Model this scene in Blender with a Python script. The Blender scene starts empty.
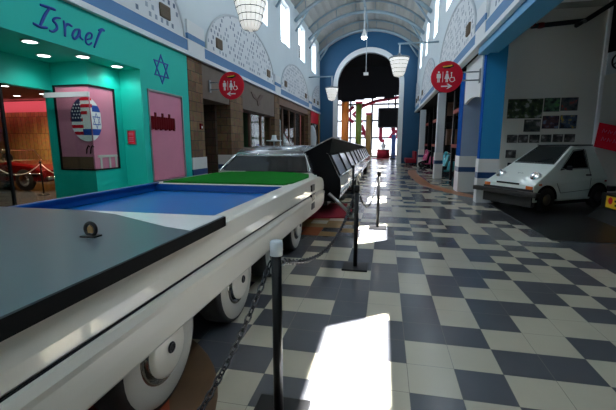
import bpy, bmesh, math, random
from mathutils import Vector, Matrix
from math import radians as R_, sin, cos, pi

S = bpy.context.scene
COL = S.collection
random.seed(7)

# ------------------------------------------------------------------ camera
cam_d = bpy.data.cameras.new('camera')
cam = bpy.data.objects.new('camera', cam_d); COL.objects.link(cam)
cam.location = (0, 0, 1.48)
cam.rotation_euler = (pi / 2 - 0.16548, 0, 0.20466)
cam_d.sensor_width = 36.0
cam_d.lens = 368.27 / 616 * 36.0
cam_d.clip_start = 0.05
cam_d.clip_end = 400
S.camera = cam

# ------------------------------------------------------------------ world, sun, exposure
W = bpy.data.worlds.new('sky'); S.world = W; W.use_nodes = True
bg = W.node_tree.nodes['Background']
bg.inputs[0].default_value = (0.80, 0.90, 1.0, 1)
bg.inputs[1].default_value = 9.0
sun_d = bpy.data.lights.new('sun', 'SUN')
sun_d.energy = 80; sun_d.angle = R_(0.53); sun_d.color = (1.0, 0.96, 0.9)
sun = bpy.data.objects.new('sun', sun_d); COL.objects.link(sun)
sun.rotation_euler = Vector((-0.318, -0.226, -1.0)).to_track_quat('-Z', 'Y').to_euler()
sun.location = (10, 8, 30)
S.view_settings.view_transform = 'Standard'
S.view_settings.look = 'None'
S.view_settings.gamma = 1.0
S.view_settings.exposure = 0.25
S.view_settings.use_curve_mapping = False
S.cycles.use_denoising = True
S.cycles.max_bounces = 8
S.cycles.diffuse_bounces = 5
S.cycles.glossy_bounces = 4
S.cycles.transparent_max_bounces = 12
S.cycles.sample_clamp_indirect = 12.0
S.cycles.caustics_reflective = False
S.cycles.caustics_refractive = False

XL, XR = -5.1, 2.1          # corridor side walls
YE, YB = 29.0, -7.0         # arch wall, rear wall
WIN = [4.0 + 3.76 * k for k in range(-2, 7)]
WZ0, WZ1 = 6.4, 8.4


def portal(name, loc, d, sx, sy):
    l = bpy.data.lights.new(name, 'AREA'); l.shape = 'RECTANGLE'; l.size = sx; l.size_y = sy
    l.cycles.is_portal = True
    o = bpy.data.objects.new(name, l); COL.objects.link(o)
    o.location = loc
    o.rotation_euler = Vector(d).to_track_quat('-Z', 'Y').to_euler()


for yc in WIN:
    portal('daylight_portal', (XL - 0.45, yc, 7.4), (1, 0, 0), 2.0, 1.8)
    portal('daylight_portal', (XR + 0.45, yc, 7.4), (-1, 0, 0), 2.0, 1.8)
portal('daylight_portal', (-1.5, 42.4, 2.7), (0, -1, 0), 9.0, 5.5)


# ------------------------------------------------------------------ materials
def mat(name, col, rough=0.5, metal=0.0, spec=0.5, emit=None, es=1.0, coat=0.0, noise=0.0, nscale=6.0, bump=0.0):
    m = bpy.data.materials.new(name); m.use_nodes = True
    nt = m.node_tree; b = nt.nodes['Principled BSDF']
    b.inputs['Base Color'].default_value = (*col, 1)
    b.inputs['Roughness'].default_value = rough
    b.inputs['Metallic'].default_value = metal
    b.inputs['Specular IOR Level'].default_value = spec
    b.inputs['Coat Weight'].default_value = coat
    b.inputs['Coat Roughness'].default_value = 0.04
    if emit:
        b.inputs['Emission Color'].default_value = (*emit, 1)
        b.inputs['Emission Strength'].default_value = es
    if noise or bump:
        tc = nt.nodes.new('ShaderNodeTexCoord')
        n = nt.nodes.new('ShaderNodeTexNoise'); n.inputs['Scale'].default_value = nscale
        n.inputs['Detail'].default_value = 4
        nt.links.new(tc.outputs['Object'], n.inputs['Vector'])
        if noise:
            mx = nt.nodes.new('ShaderNodeMix'); mx.data_type = 'RGBA'
            mx.inputs[6].default_value = (*[c * (1 - noise) for c in col], 1)
            mx.inputs[7].default_value = (*[min(1, c * (1 + noise)) for c in col], 1)
            nt.links.new(n.outputs['Fac'], mx.inputs[0])
            nt.links.new(mx.outputs[2], b.inputs['Base Color'])
        if bump:
            bp = nt.nodes.new('ShaderNodeBump'); bp.inputs['Strength'].default_value = bump
            bp.inputs['Distance'].default_value = 0.01
            nt.links.new(n.outputs['Fac'], bp.inputs['Height'])
            nt.links.new(bp.outputs['Normal'], b.inputs['Normal'])
    return m


def mat_glass(name, tint=(1, 1, 1), gloss=0.08, rough=0.02):
    m = bpy.data.materials.new(name); m.use_nodes = True
    nt = m.node_tree; nt.nodes.clear()
    out = nt.nodes.new('ShaderNodeOutputMaterial')
    t = nt.nodes.new('ShaderNodeBsdfTransparent'); t.inputs[0].default_value = (*tint, 1)
    g = nt.nodes.new('ShaderNodeBsdfGlossy'); g.inputs['Roughness'].default_value = rough
    mx = nt.nodes.new('ShaderNodeMixShader'); mx.inputs[0].default_value = gloss
    nt.links.new(t.outputs[0], mx.inputs[1]); nt.links.new(g.outputs[0], mx.inputs[2])
    nt.links.new(mx.outputs[0], out.inputs[0])
    return m


def mat_blocks(name, c1, c2, mortar, w=0.5, h=0.25, rough=0.85, offset=0.5, msize=0.008):
    """stone blocks / planks, mapped on (x+y, z) of the object"""
    m = bpy.data.materials.new(name); m.use_nodes = True
    nt = m.node_tree; b = nt.nodes['Principled BSDF']; b.inputs['Roughness'].default_value = rough
    tc = nt.nodes.new('ShaderNodeTexCoord'); sp = nt.nodes.new('ShaderNodeSeparateXYZ')
    ad = nt.nodes.new('ShaderNodeMath'); cb = nt.nodes.new('ShaderNodeCombineXYZ')
    br = nt.nodes.new('ShaderNodeTexBrick'); br.offset = offset
    nt.links.new(tc.outputs['Object'], sp.inputs[0])
    nt.links.new(sp.outputs[0], ad.inputs[0]); nt.links.new(sp.outputs[1], ad.inputs[1])
    nt.links.new(ad.outputs[0], cb.inputs[0]); nt.links.new(sp.outputs[2], cb.inputs[1])
    nt.links.new(cb.outputs[0], br.inputs['Vector'])
    br.inputs['Color1'].default_value = (*c1, 1); br.inputs['Color2'].default_value = (*c2, 1)
    br.inputs['Mortar'].default_value = (*mortar, 1)
    br.inputs['Scale'].default_value = 1.0; br.inputs['Mortar Size'].default_value = msize
    br.inputs['Brick Width'].default_value = w; br.inputs['Row Height'].default_value = h
    n = nt.nodes.new('ShaderNodeTexNoise'); n.inputs['Scale'].default_value = 9
    nt.links.new(tc.outputs['Object'], n.inputs['Vector'])
    mx = nt.nodes.new('ShaderNodeMix'); mx.data_type = 'RGBA'; mx.blend_type = 'MULTIPLY'
    mx.inputs[0].default_value = 0.7
    nt.links.new(br.outputs['Color'], mx.inputs[6]); nt.links.new(n.outputs['Color'], mx.inputs[7])
    nt.links.new(mx.outputs[2], b.inputs['Base Color'])
    bu = nt.nodes.new('ShaderNodeBump'); bu.inputs['Strength'].default_value = 0.4
    nt.links.new(br.outputs['Fac'], bu.inputs['Height']); bu.invert = True
    nt.links.new(bu.outputs['Normal'], b.inputs['Normal'])
    return m


def mat_speckle(name):
    """white panel scattered with small grey-blue mosaic chips, mapped on (y, z)"""
    m = bpy.data.materials.new(name); m.use_nodes = True
    nt = m.node_tree; b = nt.nodes['Principled BSDF']; b.inputs['Roughness'].default_value = 0.6
    tc = nt.nodes.new('ShaderNodeTexCoord'); sp = nt.nodes.new('ShaderNodeSeparateXYZ')
    nt.links.new(tc.outputs['Object'], sp.inputs[0])

    def math_(op, a, bb):
        n = nt.nodes.new('ShaderNodeMath'); n.operation = op
        if isinstance(a, (int, float)): n.inputs[0].default_value = a
        else: nt.links.new(a, n.inputs[0])
        if bb is not None:
            if isinstance(bb, (int, float)): n.inputs[1].default_value = bb
            else: nt.links.new(bb, n.inputs[1])
        return n.outputs[0]
    v = math_('MULTIPLY', sp.outputs[2], 6.2)
    row = math_('FLOOR', v, None)
    half = math_('MULTIPLY', math_('MODULO', row, 2.0), 0.5)
    u = math_('ADD', math_('MULTIPLY', sp.outputs[1], 4.6), half)
    cu = math_('FLOOR', u, None)
    fu = math_('FRACT', u, None); fv = math_('FRACT', v, None)
    cb = nt.nodes.new('ShaderNodeCombineXYZ')
    nt.links.new(cu, cb.inputs[0]); nt.links.new(row, cb.inputs[1])
    wn = nt.nodes.new('ShaderNodeTexWhiteNoise'); wn.noise_dimensions = '2D'
    nt.links.new(cb.outputs[0], wn.inputs['Vector'])
    on = math_('GREATER_THAN', wn.outputs['Value'], 0.45)
    inu = math_('LESS_THAN', fu, 0.42); inv = math_('LESS_THAN', fv, 0.62)
    f = math_('MULTIPLY', math_('MULTIPLY', on, inu), inv)
    rmp = nt.nodes.new('ShaderNodeMix'); rmp.data_type = 'RGBA'
    rmp.inputs[6].default_value = (0.03, 0.07, 0.14, 1); rmp.inputs[7].default_value = (0.35, 0.42, 0.50, 1)
    nt.links.new(wn.outputs['Color'], rmp.inputs[0])
    mx = nt.nodes.new('ShaderNodeMix'); mx.data_type = 'RGBA'
    mx.inputs[6].default_value = (0.70, 0.73, 0.76, 1)
    nt.links.new(rmp.outputs[2], mx.inputs[7]); nt.links.new(f, mx.inputs[0])
    nt.links.new(mx.outputs[2], b.inputs['Base Color'])
    return m


M = dict(
    wall=mat('pale_blue_white_paint', (0.66, 0.74, 0.78), 0.7, noise=0.05, nscale=0.8),
    white=mat('white_paint', (0.74, 0.77, 0.79), 0.5),
    band=mat('band_blue', (0.065, 0.20, 0.42), 0.5),
    bandl=mat('lintel_blue', (0.06, 0.30, 0.55), 0.45),
    arch=mat('arch_wall_blue', (0.010, 0.085, 0.19), 0.6),
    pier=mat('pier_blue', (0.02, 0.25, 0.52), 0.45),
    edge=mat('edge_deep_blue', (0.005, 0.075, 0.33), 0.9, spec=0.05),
    piergrey=mat('pier_grey', (0.55, 0.60, 0.64), 0.5),
    basew=mat('base_white_tile', (0.70, 0.70, 0.68), 0.3),
    baseb=mat('base_blue_tile', (0.012, 0.05, 0.16), 0.3),
    speck=mat_speckle('mosaic_panel'),
    brown=mat('vent_brown', (0.16, 0.12, 0.08), 0.7),
    steel=mat('pale_blue_steel', (0.26, 0.36, 0.43), 0.5),
    deck=mat('roof_deck', (0.40, 0.41, 0.39), 0.6),
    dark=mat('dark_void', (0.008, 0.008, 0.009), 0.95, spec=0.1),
    black=mat('black_satin', (0.010, 0.010, 0.011), 0.35, spec=0.25),
    blackfelt=mat('black_cloth', (0.006, 0.006, 0.007), 0.95, spec=0.05),
    rubber=mat('rubber', (0.014, 0.014, 0.014), 0.6),
    teal=mat('teal_paint', (0.0, 0.53, 0.43), 0.6, noise=0.04, nscale=1.5),
    pink=mat('pink_film', (0.68, 0.25, 0.36), 0.25, noise=0.12, nscale=2.0),
    blueink=mat('blue_letter', (0.01, 0.06, 0.36), 0.5),
    redink=mat('dark_red_letter', (0.12, 0.001, 0.004), 0.7, spec=0.1),
    red=mat('sign_red', (0.62, 0.006, 0.025), 0.5, spec=0.25),
    whiteink=mat('sign_white', (0.80, 0.80, 0.80), 0.5),
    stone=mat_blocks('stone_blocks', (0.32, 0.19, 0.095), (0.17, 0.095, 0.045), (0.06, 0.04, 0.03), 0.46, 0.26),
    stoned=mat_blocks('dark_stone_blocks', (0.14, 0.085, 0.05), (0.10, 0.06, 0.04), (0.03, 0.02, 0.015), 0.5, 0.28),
    plank=mat_blocks('wood_planks', (0.62, 0.36, 0.13), (0.40, 0.20, 0.07), (0.06, 0.03, 0.01), 0.18, 0.62, 0.6, 0.37, 0.006),
    wood=mat('brown_wood', (0.16, 0.08, 0.045), 0.6, noise=0.3, nscale=5),
    fascia=mat('brown_grey_fascia', (0.15, 0.115, 0.09), 0.7, noise=0.2, nscale=4),
    chrome=mat('chrome', (0.75, 0.75, 0.74), 0.12, 1.0),
    rimmetal=mat('dull_chrome', (0.30, 0.29, 0.27), 0.18, 1.0),
    metal=mat('brushed_metal', (0.45, 0.45, 0.45), 0.3, 1.0),
    glass=mat_glass('window_glass', (0.96, 0.98, 1.0), 0.05),
    tglass=mat_glass('tinted_entrance_glass', (0.30, 0.285, 0.30), 0.06),
    sglass=mat_glass('shop_glass', (0.80, 0.86, 0.85), 0.07),
    dglass=mat('dark_car_glass', (0.008, 0.009, 0.011), 0.06, 0, 0.3),
    cglass=mat_glass('cabin_glass', (0.25, 0.27, 0.28), 0.10),
    cream=mat('limousine_white', (0.86, 0.82, 0.72), 0.32, 0, 0.4, coat=0.5),
    poolblue=mat('pool_blue', (0.0, 0.15, 0.50), 0.35, noise=0.08, nscale=2.5),
    poolrim=mat('pool_rim_blue', (0.0, 0.085, 0.33), 0.4),
    turf=mat('putting_green', (0.004, 0.15, 0.012), 0.95, spec=0.08, noise=0.25, nscale=60, bump=0.5),
    board=mat('grey_deck_board', (0.085, 0.115, 0.135), 0.30, noise=0.06, nscale=3),
    silver=mat('silver_roof', (0.30, 0.31, 0.33), 0.22, 0.6, coat=0.6),
    redcar=mat('red_car_paint', (0.11, 0.004, 0.005), 0.2, coat=1.0),
    carwhite=mat('pale_green_white_paint', (0.80, 0.86, 0.80), 0.35, coat=0.4),
    cardark=mat('microcar_glass', (0.012, 0.014, 0.015), 0.12, 0, 0.35),
    carpet=mat('red_carpet', (0.30, 0.008, 0.025), 0.95, noise=0.2, nscale=30),
    amber=mat('amber_lens', (0.75, 0.16, 0.03), 0.25),
    whitewall=mat('whitewall', (0.56, 0.55, 0.50), 0.5),
    lampglass=mat('lamp_glass', (0.85, 0.86, 0.84), 0.3, emit=(1.0, 0.97, 0.90), es=0.55),
    lampmetal=mat('lamp_metal', (0.22, 0.25, 0.27), 0.4, 0.5),
    bulb=mat('lit_bulb', (1, 1, 1), 0.3, emit=(1, 0.97, 0.92), es=9),
    downlight=mat('lit_downlight', (1, 1, 1), 0.3, emit=(1, 0.98, 0.95), es=7),
    grey=mat('bay_wall_grey', (0.70, 0.69, 0.63), 0.7),
    rust=mat('rust_red_beam', (0.35, 0.05, 0.03), 0.6),
    aqua=mat('aqua_paint', (0.05, 0.48, 0.58), 0.3, coat=0.5),
    yellow=mat('yellow_paint', (0.80, 0.50, 0.02), 0.4),
    pinkp=mat('pink_paint', (0.75, 0.12, 0.28), 0.35),
    orange=mat('orange_pillar', (0.62, 0.17, 0.02), 0.5),
    olive=mat('olive_pillar', (0.14, 0.22, 0.03), 0.5),
    ochre=mat('ochre_pillar', (0.30, 0.17, 0.05), 0.5),
    neon=mat('magenta_red_paint', (0.55, 0.01, 0.07), 0.5),
    signblue=mat('deep_blue_paint', (0.02, 0.05, 0.18), 0.5),
    grass=mat('outdoor_ground', (0.5, 0.5, 0.48), 0.8),
)


# ------------------------------------------------------------------ mesh helpers
class MB:
    def __init__(self):
        self.v = []; self.f = []; self.mi = []; self.sm = []

    def face(self, pts, mi=0, smooth=False):
        n = len(self.v); self.v += [tuple(p) for p in pts]
        self.f.append(tuple(range(n, n + len(pts)))); self.mi.append(mi); self.sm.append(smooth)
        return self

    def box(self, x0, x1, y0, y1, z0, z1, mi=0):
        n = len(self.v)
        self.v += [(x, y, z) for z in (z0, z1) for y in (y0, y1) for x in (x0, x1)]
        for q in ((0, 2, 3, 1), (4, 5, 7, 6), (0, 1, 5, 4), (2, 6, 7, 3), (0, 4, 6, 2), (1, 3, 7, 5)):
            self.f.append(tuple(n + i for i in q)); self.mi.append(mi); self.sm.append(False)
        return self

    def prism(self, poly, axis, a, b, mi=0):
        """poly: 2D points in the two other axes (order xyz minus axis)"""
        def P(p, t):
            if axis == 'x': return (t, p[0], p[1])
            if axis == 'y': return (p[0], t, p[1])
            return (p[0], p[1], t)
        n = len(self.v); k = len(poly)
        self.v += [P(p, a) for p in poly] + [P(p, b) for p in poly]
        self.f.append(tuple(n + i for i in range(k))); self.f.append(tuple(n + k + i for i in reversed(range(k))))
        self.mi += [mi] * 2; self.sm += [False] * 2
        for i in range(k):
            j = (i + 1) % k
            self.f.append((n + i, n + k + i, n + k + j, n + j)); self.mi.append(mi); self.sm.append(False)
        return self

    def loft(self, rings, closed=True, caps=True, mi=0, smooth=True):
        k = len(rings[0]); n = len(self.v)
        for r in rings: self.v += [tuple(p) for p in r]
        for i in range(len(rings) - 1):
            for j in range(k if closed else k - 1):
                jj = (j + 1) % k
                self.f.append((n + i * k + j, n + i * k + jj, n + (i + 1) * k + jj, n + (i + 1) * k + j))
                self.mi.append(mi); self.sm.append(smooth)
        if caps and closed:
            self.f.append(tuple(n + j for j in reversed(range(k)))); self.mi.append(mi); self.sm.append(False)
            m = n + (len(rings) - 1) * k
            self.f.append(tuple(m + j for j in range(k))); self.mi.append(mi); self.sm.append(False)
        return self

    def tube(self, pts, r, seg=8, mi=0, close=False):
        pts = [Vector(p) for p in pts]; rings = []
        N = len(pts); up = None
        for i, p in enumerate(pts):
            if close: t = pts[(i + 1) % N] - pts[i - 1]
            else: t = pts[min(i + 1, N - 1)] - pts[max(i - 1, 0)]
            t.normalize()
            if up is None:
                up = Vector((0, 0, 1)) if abs(t.z) < 0.9 else Vector((1, 0, 0))
            a = t.cross(up).normalized(); b = a.cross(t).normalized(); up = b
            rr = r[i] if isinstance(r, (list, tuple)) else r
            rings.append([p + (a * cos(2 * pi * k / seg) + b * sin(2 * pi * k / seg)) * rr for k in range(seg)])
        if close: rings.append(rings[0])
        return self.loft(rings, True, not close, mi)

    def lathe(self, prof, c, axis='z', seg=24, mi=0, cap=True):
        """prof: (radius, offset along axis)"""
        c = Vector(c); rings = []
        for r, h in prof:
            ring = []
            for k in range(seg):
                a = 2 * pi * k / seg
                if axis == 'z': ring.append(c + Vector((r * cos(a), r * sin(a), h)))
                elif axis == 'x': ring.append(c + Vector((h, r * cos(a), r * sin(a))))
                else: ring.append(c + Vector((r * cos(a), h, r * sin(a))))
            rings.append(ring)
        return self.loft(rings, True, cap, mi)

    def build(self, name, mats, parent=None, bevel=0.0, loc=None, rot=None):
        me = bpy.data.meshes.new(name); me.from_pydata(self.v, [], self.f); me.update()
        if not isinstance(mats, (list, tuple)): mats = [mats]
        for m in mats: me.materials.append(m)
        me.polygons.foreach_set('material_index', self.mi)
        me.polygons.foreach_set('use_smooth', self.sm)
        bm = bmesh.new(); bm.from_mesh(me)
        bmesh.ops.remove_doubles(bm, verts=bm.verts, dist=1e-5)
        bmesh.ops.recalc_face_normals(bm, faces=bm.faces)
        if bevel:
            es = [e for e in bm.edges if len(e.link_faces) == 2 and e.calc_face_angle(0) > 0.5]
            bmesh.ops.bevel(bm, geom=es, offset=bevel, segments=2, affect='EDGES', profile=0.6)
        bm.to_mesh(me); bm.free(); me.update()
        o = bpy.data.objects.new(name, me); COL.objects.link(o)
        if parent: o.parent = parent
        if loc is not None: o.location = loc
        if rot is not None: o.rotation_euler = rot
        return o


def tag(o, label=None, cat=None, group=None, kind=None):
    if label: o['label'] = label
    if cat: o['category'] = cat
    if group: o['group'] = group
    if kind: o['kind'] = kind
    return o


def thing(name, label, cat, loc=(0, 0, 0), rz=0.0, group=None):
    o = bpy.data.objects.new(name, None); COL.objects.link(o)
    o.empty_display_size = 0.1
    o.location = loc; o.rotation_euler = (0, 0, rz)
    return tag(o, label, cat, group)


def struct(o, label, cat):
    return tag(o, label, cat, kind='structure')


KIDS = {}


def copy_tree(o, label=None, loc=None, rz=None):
    c = o.copy(); COL.objects.link(c)
    for ch in o.children:
        d = ch.copy(); COL.objects.link(d); d.parent = c
        for g in ch.children:
            e = g.copy(); COL.objects.link(e); e.parent = d
    if label: c['label'] = label
    if loc is not None: c.location = loc
    if rz is not None: c.rotation_euler = (0, 0, rz)
    return c


def text_mesh(body, name, m, parent, size, mtx, ext=0.004, shear=0.0, align='CENTER', off=0.0):
    cu = bpy.data.curves.new(name, 'FONT'); cu.body = body; cu.size = size; cu.extrude = ext
    cu.align_x = align; cu.align_y = 'CENTER'; cu.shear = shear; cu.offset = off
    t = bpy.data.objects.new(name, cu); COL.objects.link(t)
    bpy.context.view_layer.update()
    me = bpy.data.meshes.new_from_object(t.evaluated_get(bpy.context.evaluated_depsgraph_get()))
    bpy.data.objects.remove(t); bpy.data.curves.remove(cu)
    me.name = name; me.transform(mtx); me.materials.clear(); me.materials.append(m)
    o = bpy.data.objects.new(name, me); COL.objects.link(o)
    if parent: o.parent = parent
    return o


def basis(origin, ex, ey):
    ex = Vector(ex).normalized(); ey = Vector(ey).normalized(); ez = ex.cross(ey)
    m = Matrix.Identity(4)
    for i in range(3):
        m[i][0] = ex[i]; m[i][1] = ey[i]; m[i][2] = ez[i]; m[i][3] = origin[i]
    return m


# ================================================================== FLOOR
T = 0.305
PAT = {  # tile rows seen near the camera, columns -5..7, W pale / D dark
    -1: 'DWDDWDWDWDWDW', 0: 'DDWDWWDWWDWDW', 1: 'DWDDDWWDDWDWD', 2: 'WDDDDDDWWDWDW',
    3: 'DWWDWDWDWWWWD', 4: 'WDDDWDWDDWDWD', 5: 'WWDDDWDWWDWDW', 6: 'WDWWDWDDWDDWD',
    7: 'WDDDDDWDDWWDW', 8: 'DWWDWDWWWDWDW', 9: 'DDWDWWDWDWDWD', 10: 'DWDWDDWWDDWDW',
    11: 'DDDWDWWDWWDWW', 12: 'DDDDDDDDWDWDD', 13: 'WDWDDWDWWDDWW', 14: 'DWDWDDWDDWDWD', 15: 'WDWDWWDWDWDWD'}
rng = random.Random(11)
fm = MB()
fm.box(-17, 9.2, -8, 60, -0.1, -0.0012, 4)


def ell(x, y, cx, cy, rx, ry): return math.hypot((x - cx) / rx, (y - cy) / ry)


gap = 0.0016
run = {}
for r in range(-48, 120):
    for c in range(-54, 28):
        x0, y0 = (c + 0.627) * T, (r + 6.832) * T
        if x0 < -16.5 or x0 > 9: continue
        if r > 75 and (x0 < -7.5 or x0 > 5): continue
        if r in PAT and -5 <= c <= 7:
            mi = 0 if PAT[r][c + 5] == 'W' else 1
        elif c >= 8: mi = 2
        else:
            mi = 0 if rng.random() < 0.47 else 1
        xc, yc = x0 + T / 2, y0 + T / 2
        if x0 < -7: mi = 2
        if -3.2 < xc < -0.45 and 5.6 < yc < 7.3 and c <= -3 and rng.random() < 0.8:
            mi = 3 if rng.random() < 0.5 else 5
        fm.face([(x0 + gap, y0 + gap, 0), (x0 + T - gap, y0 + gap, 0), (x0 + T - gap, y0 + T - gap, 0), (x0 + gap, y0 + T - gap, 0)], mi)
tile = dict(rough=0.22, spec=0.5)
floor = fm.build('floor', [mat('pale_tile', (0.57, 0.53, 0.42), 0.20, noise=0.10, nscale=3),
                           mat('slate_tile', (0.105, 0.11, 0.125), 0.20, noise=0.12, nscale=3),
                           mat('border_tile', (0.055, 0.065, 0.085), 0.22, noise=0.1, nscale=3),
                           mat('rust_tile', (0.34, 0.10, 0.04), 0.22, noise=0.2, nscale=3),
                           mat('grout', (0.16, 0.155, 0.14), 0.8),
                           mat('tan_tile', (0.34, 0.22, 0.10), 0.22, noise=0.2, nscale=3)])
struct(floor, 'floor of pale and slate square tiles', 'floor')
# rust coloured bands inlaid in the tiling
outer = [(1.30, 21.5), (1.16, 19.5), (1.15, 17.6), (1.26, 13.9), (1.72, 12.28), (2.12, 11.2), (2.5, 10.6)]
inner = [(1.75, 21.5), (1.60, 19.5), (1.58, 17.6), (1.68, 14.3), (2.02, 12.9), (2.40, 11.7), (2.65, 11.2)]
b = MB()
for i in range(len(outer) - 1):
    b.face([(*outer[i], .0006), (*outer[i + 1], .0006), (*inner[i + 1], .0006), (*inner[i], .0006)])
struct(b.build('trim_1', mat('rust_inlay', (0.40, 0.15, 0.06), 0.4, noise=0.25, nscale=2)), 'rust coloured band inlaid in a curve in the tiles', 'floor inlay')
b = MB()
b.face([(-2.05 + 1.22 * cos(a * pi / 24), 1.35 + 1.22 * sin(a * pi / 24), .0006) for a in range(48)])
struct(b.build('trim_2', mat('tan_inlay', (0.15, 0.085, 0.045), 0.3, noise=0.5, nscale=4)), 'tan round medallion inlaid in the tiles by the whitewall wheel', 'floor inlay')
b = MB()
b.face([(-2.0 + 1.0 * cos(a * pi / 24), 1.15 + 1.0 * sin(a * pi / 24), .001) for a in range(48)])
struct(b.build('trim_3', mat('red_inlay', (0.36, 0.07, 0.03), 0.3, noise=0.4, nscale=6)), 'red disc at the middle of the tan floor medallion', 'floor inlay')
# ground outside the far doors
struct(MB().box(-40, 40, 42.3, 110, -0.15, -0.02).build('ground', M['grass']), 'bright paved ground outside the far glazing', 'ground')

# ================================================================== SIDE WALLS with clerestory windows
def clerestory(side):
    x0, x1 = (XL - 0.3, XL) if side == 'left' else (XR, XR + 0.1)
    WZ1 = 8.4 if side == 'left' else 8.2
    hw = 0.83 if side == 'left' else 0.66
    m = MB()
    m.box(x0, x1, YB, YE, 3.72, WZ0)
    m.box(x0, x1, YB, YE, WZ1, 10.4)
    e = [YB] + [v for yc in WIN for v in (yc - hw, yc + hw)] + [YE]
    for i in range(0, len(e), 2): m.box(x0, x1, e[i], e[i + 1], WZ0, WZ1)
    struct(m.build('wall_' + side, M['wall']), 'pale upper corridor wall on the ' + side, 'wall')
    for i, yc in enumerate(WIN):
        n = i + 1 + (0 if side == 'left' else len(WIN))
        xm = x0 + 0.06 if side == 'left' else x1 - 0.06
        w = MB().box(xm - .03, xm + .03, yc - hw, yc - hw + .05, WZ0, WZ1).box(xm - .03, xm + .03, yc + hw - .05, yc + hw, WZ0, WZ1)
        w.box(xm - .03, xm + .03, yc - hw, yc + hw, WZ0, WZ0 + .05).box(xm - .03, xm + .03, yc - hw, yc + hw, WZ1 - .05, WZ1)
        wo = struct(w.build('window_%d' % n, M['white']), 'tall bright clerestory window', 'window')
        MB().face([(xm, yc - hw, WZ0), (xm, yc + hw, WZ0), (xm, yc + hw, WZ1), (xm, yc - hw, WZ1)]).build('pane', M['glass'], wo)


clerestory('left'); clerestory('right')
# rear wall (behind the camera) and roof deck
struct(MB().box(-17, 9.2, YB - .3, YB, 0, 10.4).build('wall_rear', M['wall']), 'plain wall behind the camera', 'wall')


def arcz(x, zs, za):
    """height of a shallow vault at x: zs at the walls, za at the ridge"""
    h = (XR - XL) / 2; rise = za - zs
    Rr = (h * h + rise * rise) / (2 * rise)
    d = x - (XL + XR) / 2
    return za - Rr + math.sqrt(max(Rr * Rr - d * d, 0))


# corrugated vault
N = 40
m = MB()
lo, hi = [], []
for i in range(N + 1):
    x = XL - .25 + (XR - XL + .5) * i / N
    z = arcz(min(max(x, XL), XR), 8.75, 10.2)
    lo.append((x, z + (0.07 if i % 2 else 0.0)))
poly = lo + [(x, z + 0.3) for x, z in reversed(lo)]
m.prism(poly, 'y', YB - .2, YE + .2)
struct(m.build('ceiling', M['deck']), 'corrugated barrel vault roof deck', 'ceiling')


# roof trusses
def make_truss(y, label):
    t = thing('roof_truss', label, 'roof truss', (0, y, 8.5), 0, 'curved steel roof trusses under the vault')
    xs = [XL + .02 + (XR - XL - .04) * i / 24 for i in range(25)]
    lowz = [arcz(x, 8.05, 9.55) - 8.5 for x in xs]; upz = [arcz(x, 8.72, 10.16) - 8.5 for x in xs]
    MB().tube([(x, 0, z) for x, z in zip(xs, lowz)], 0.10, 6).build('arch_chord', M['steel'], t)
    MB().tube([(x, 0, z) for x, z in zip(xs, upz)], 0.06, 6).build('upper_chord', M['steel'], t)
    for i in range(2, 24, 4): MB().tube([(xs[i], 0, lowz[i]), (xs[i], 0, upz[i])], 0.025, 5).build('web_bar', M['steel'], t)
    for s in (-1, 1):
        xw = XL + .06 if s < 0 else XR - .06
        xi = XL + .9 if s < 0 else XR - .9
        MB().tube([(xw, 0, 7.55 - 8.5), (xi, 0, arcz(xi, 8.05, 9.55) - 8.5)], 0.055, 6).build('knee_brace', M['steel'], t)
    return t


tl = {28.45: 'pale blue steel truss against the dark blue arch wall', 24.7: 'pale blue steel truss second from the dark blue arch wall',
      20.95: 'pale blue steel truss third from the dark blue arch wall', 17.2: 'pale blue steel truss fourth from the dark blue arch wall'}
for y, l in tl.items(): make_truss(y, l)
xs = [XL + .02 + (XR - XL - .04) * i / 24 for i in range(25)]
m = MB().prism([(x, arcz(x, 8.05, 9.55)) for x in xs] + [(x, arcz(x, 8.72, 10.16)) for x in reversed(xs)], 'y', 28.58, 28.98)
struct(m.build('trim_98', M['deck']), 'pale gusset between the last truss and the roof deck', 'trim')
m = MB().box(-1.56, -1.44, 13, 28.55 - .02, 9.62, 9.86)
tag(m.build('ridge_beam', M['steel']), 'pale blue steel beam running along the crown of the vault', 'beam')

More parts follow.
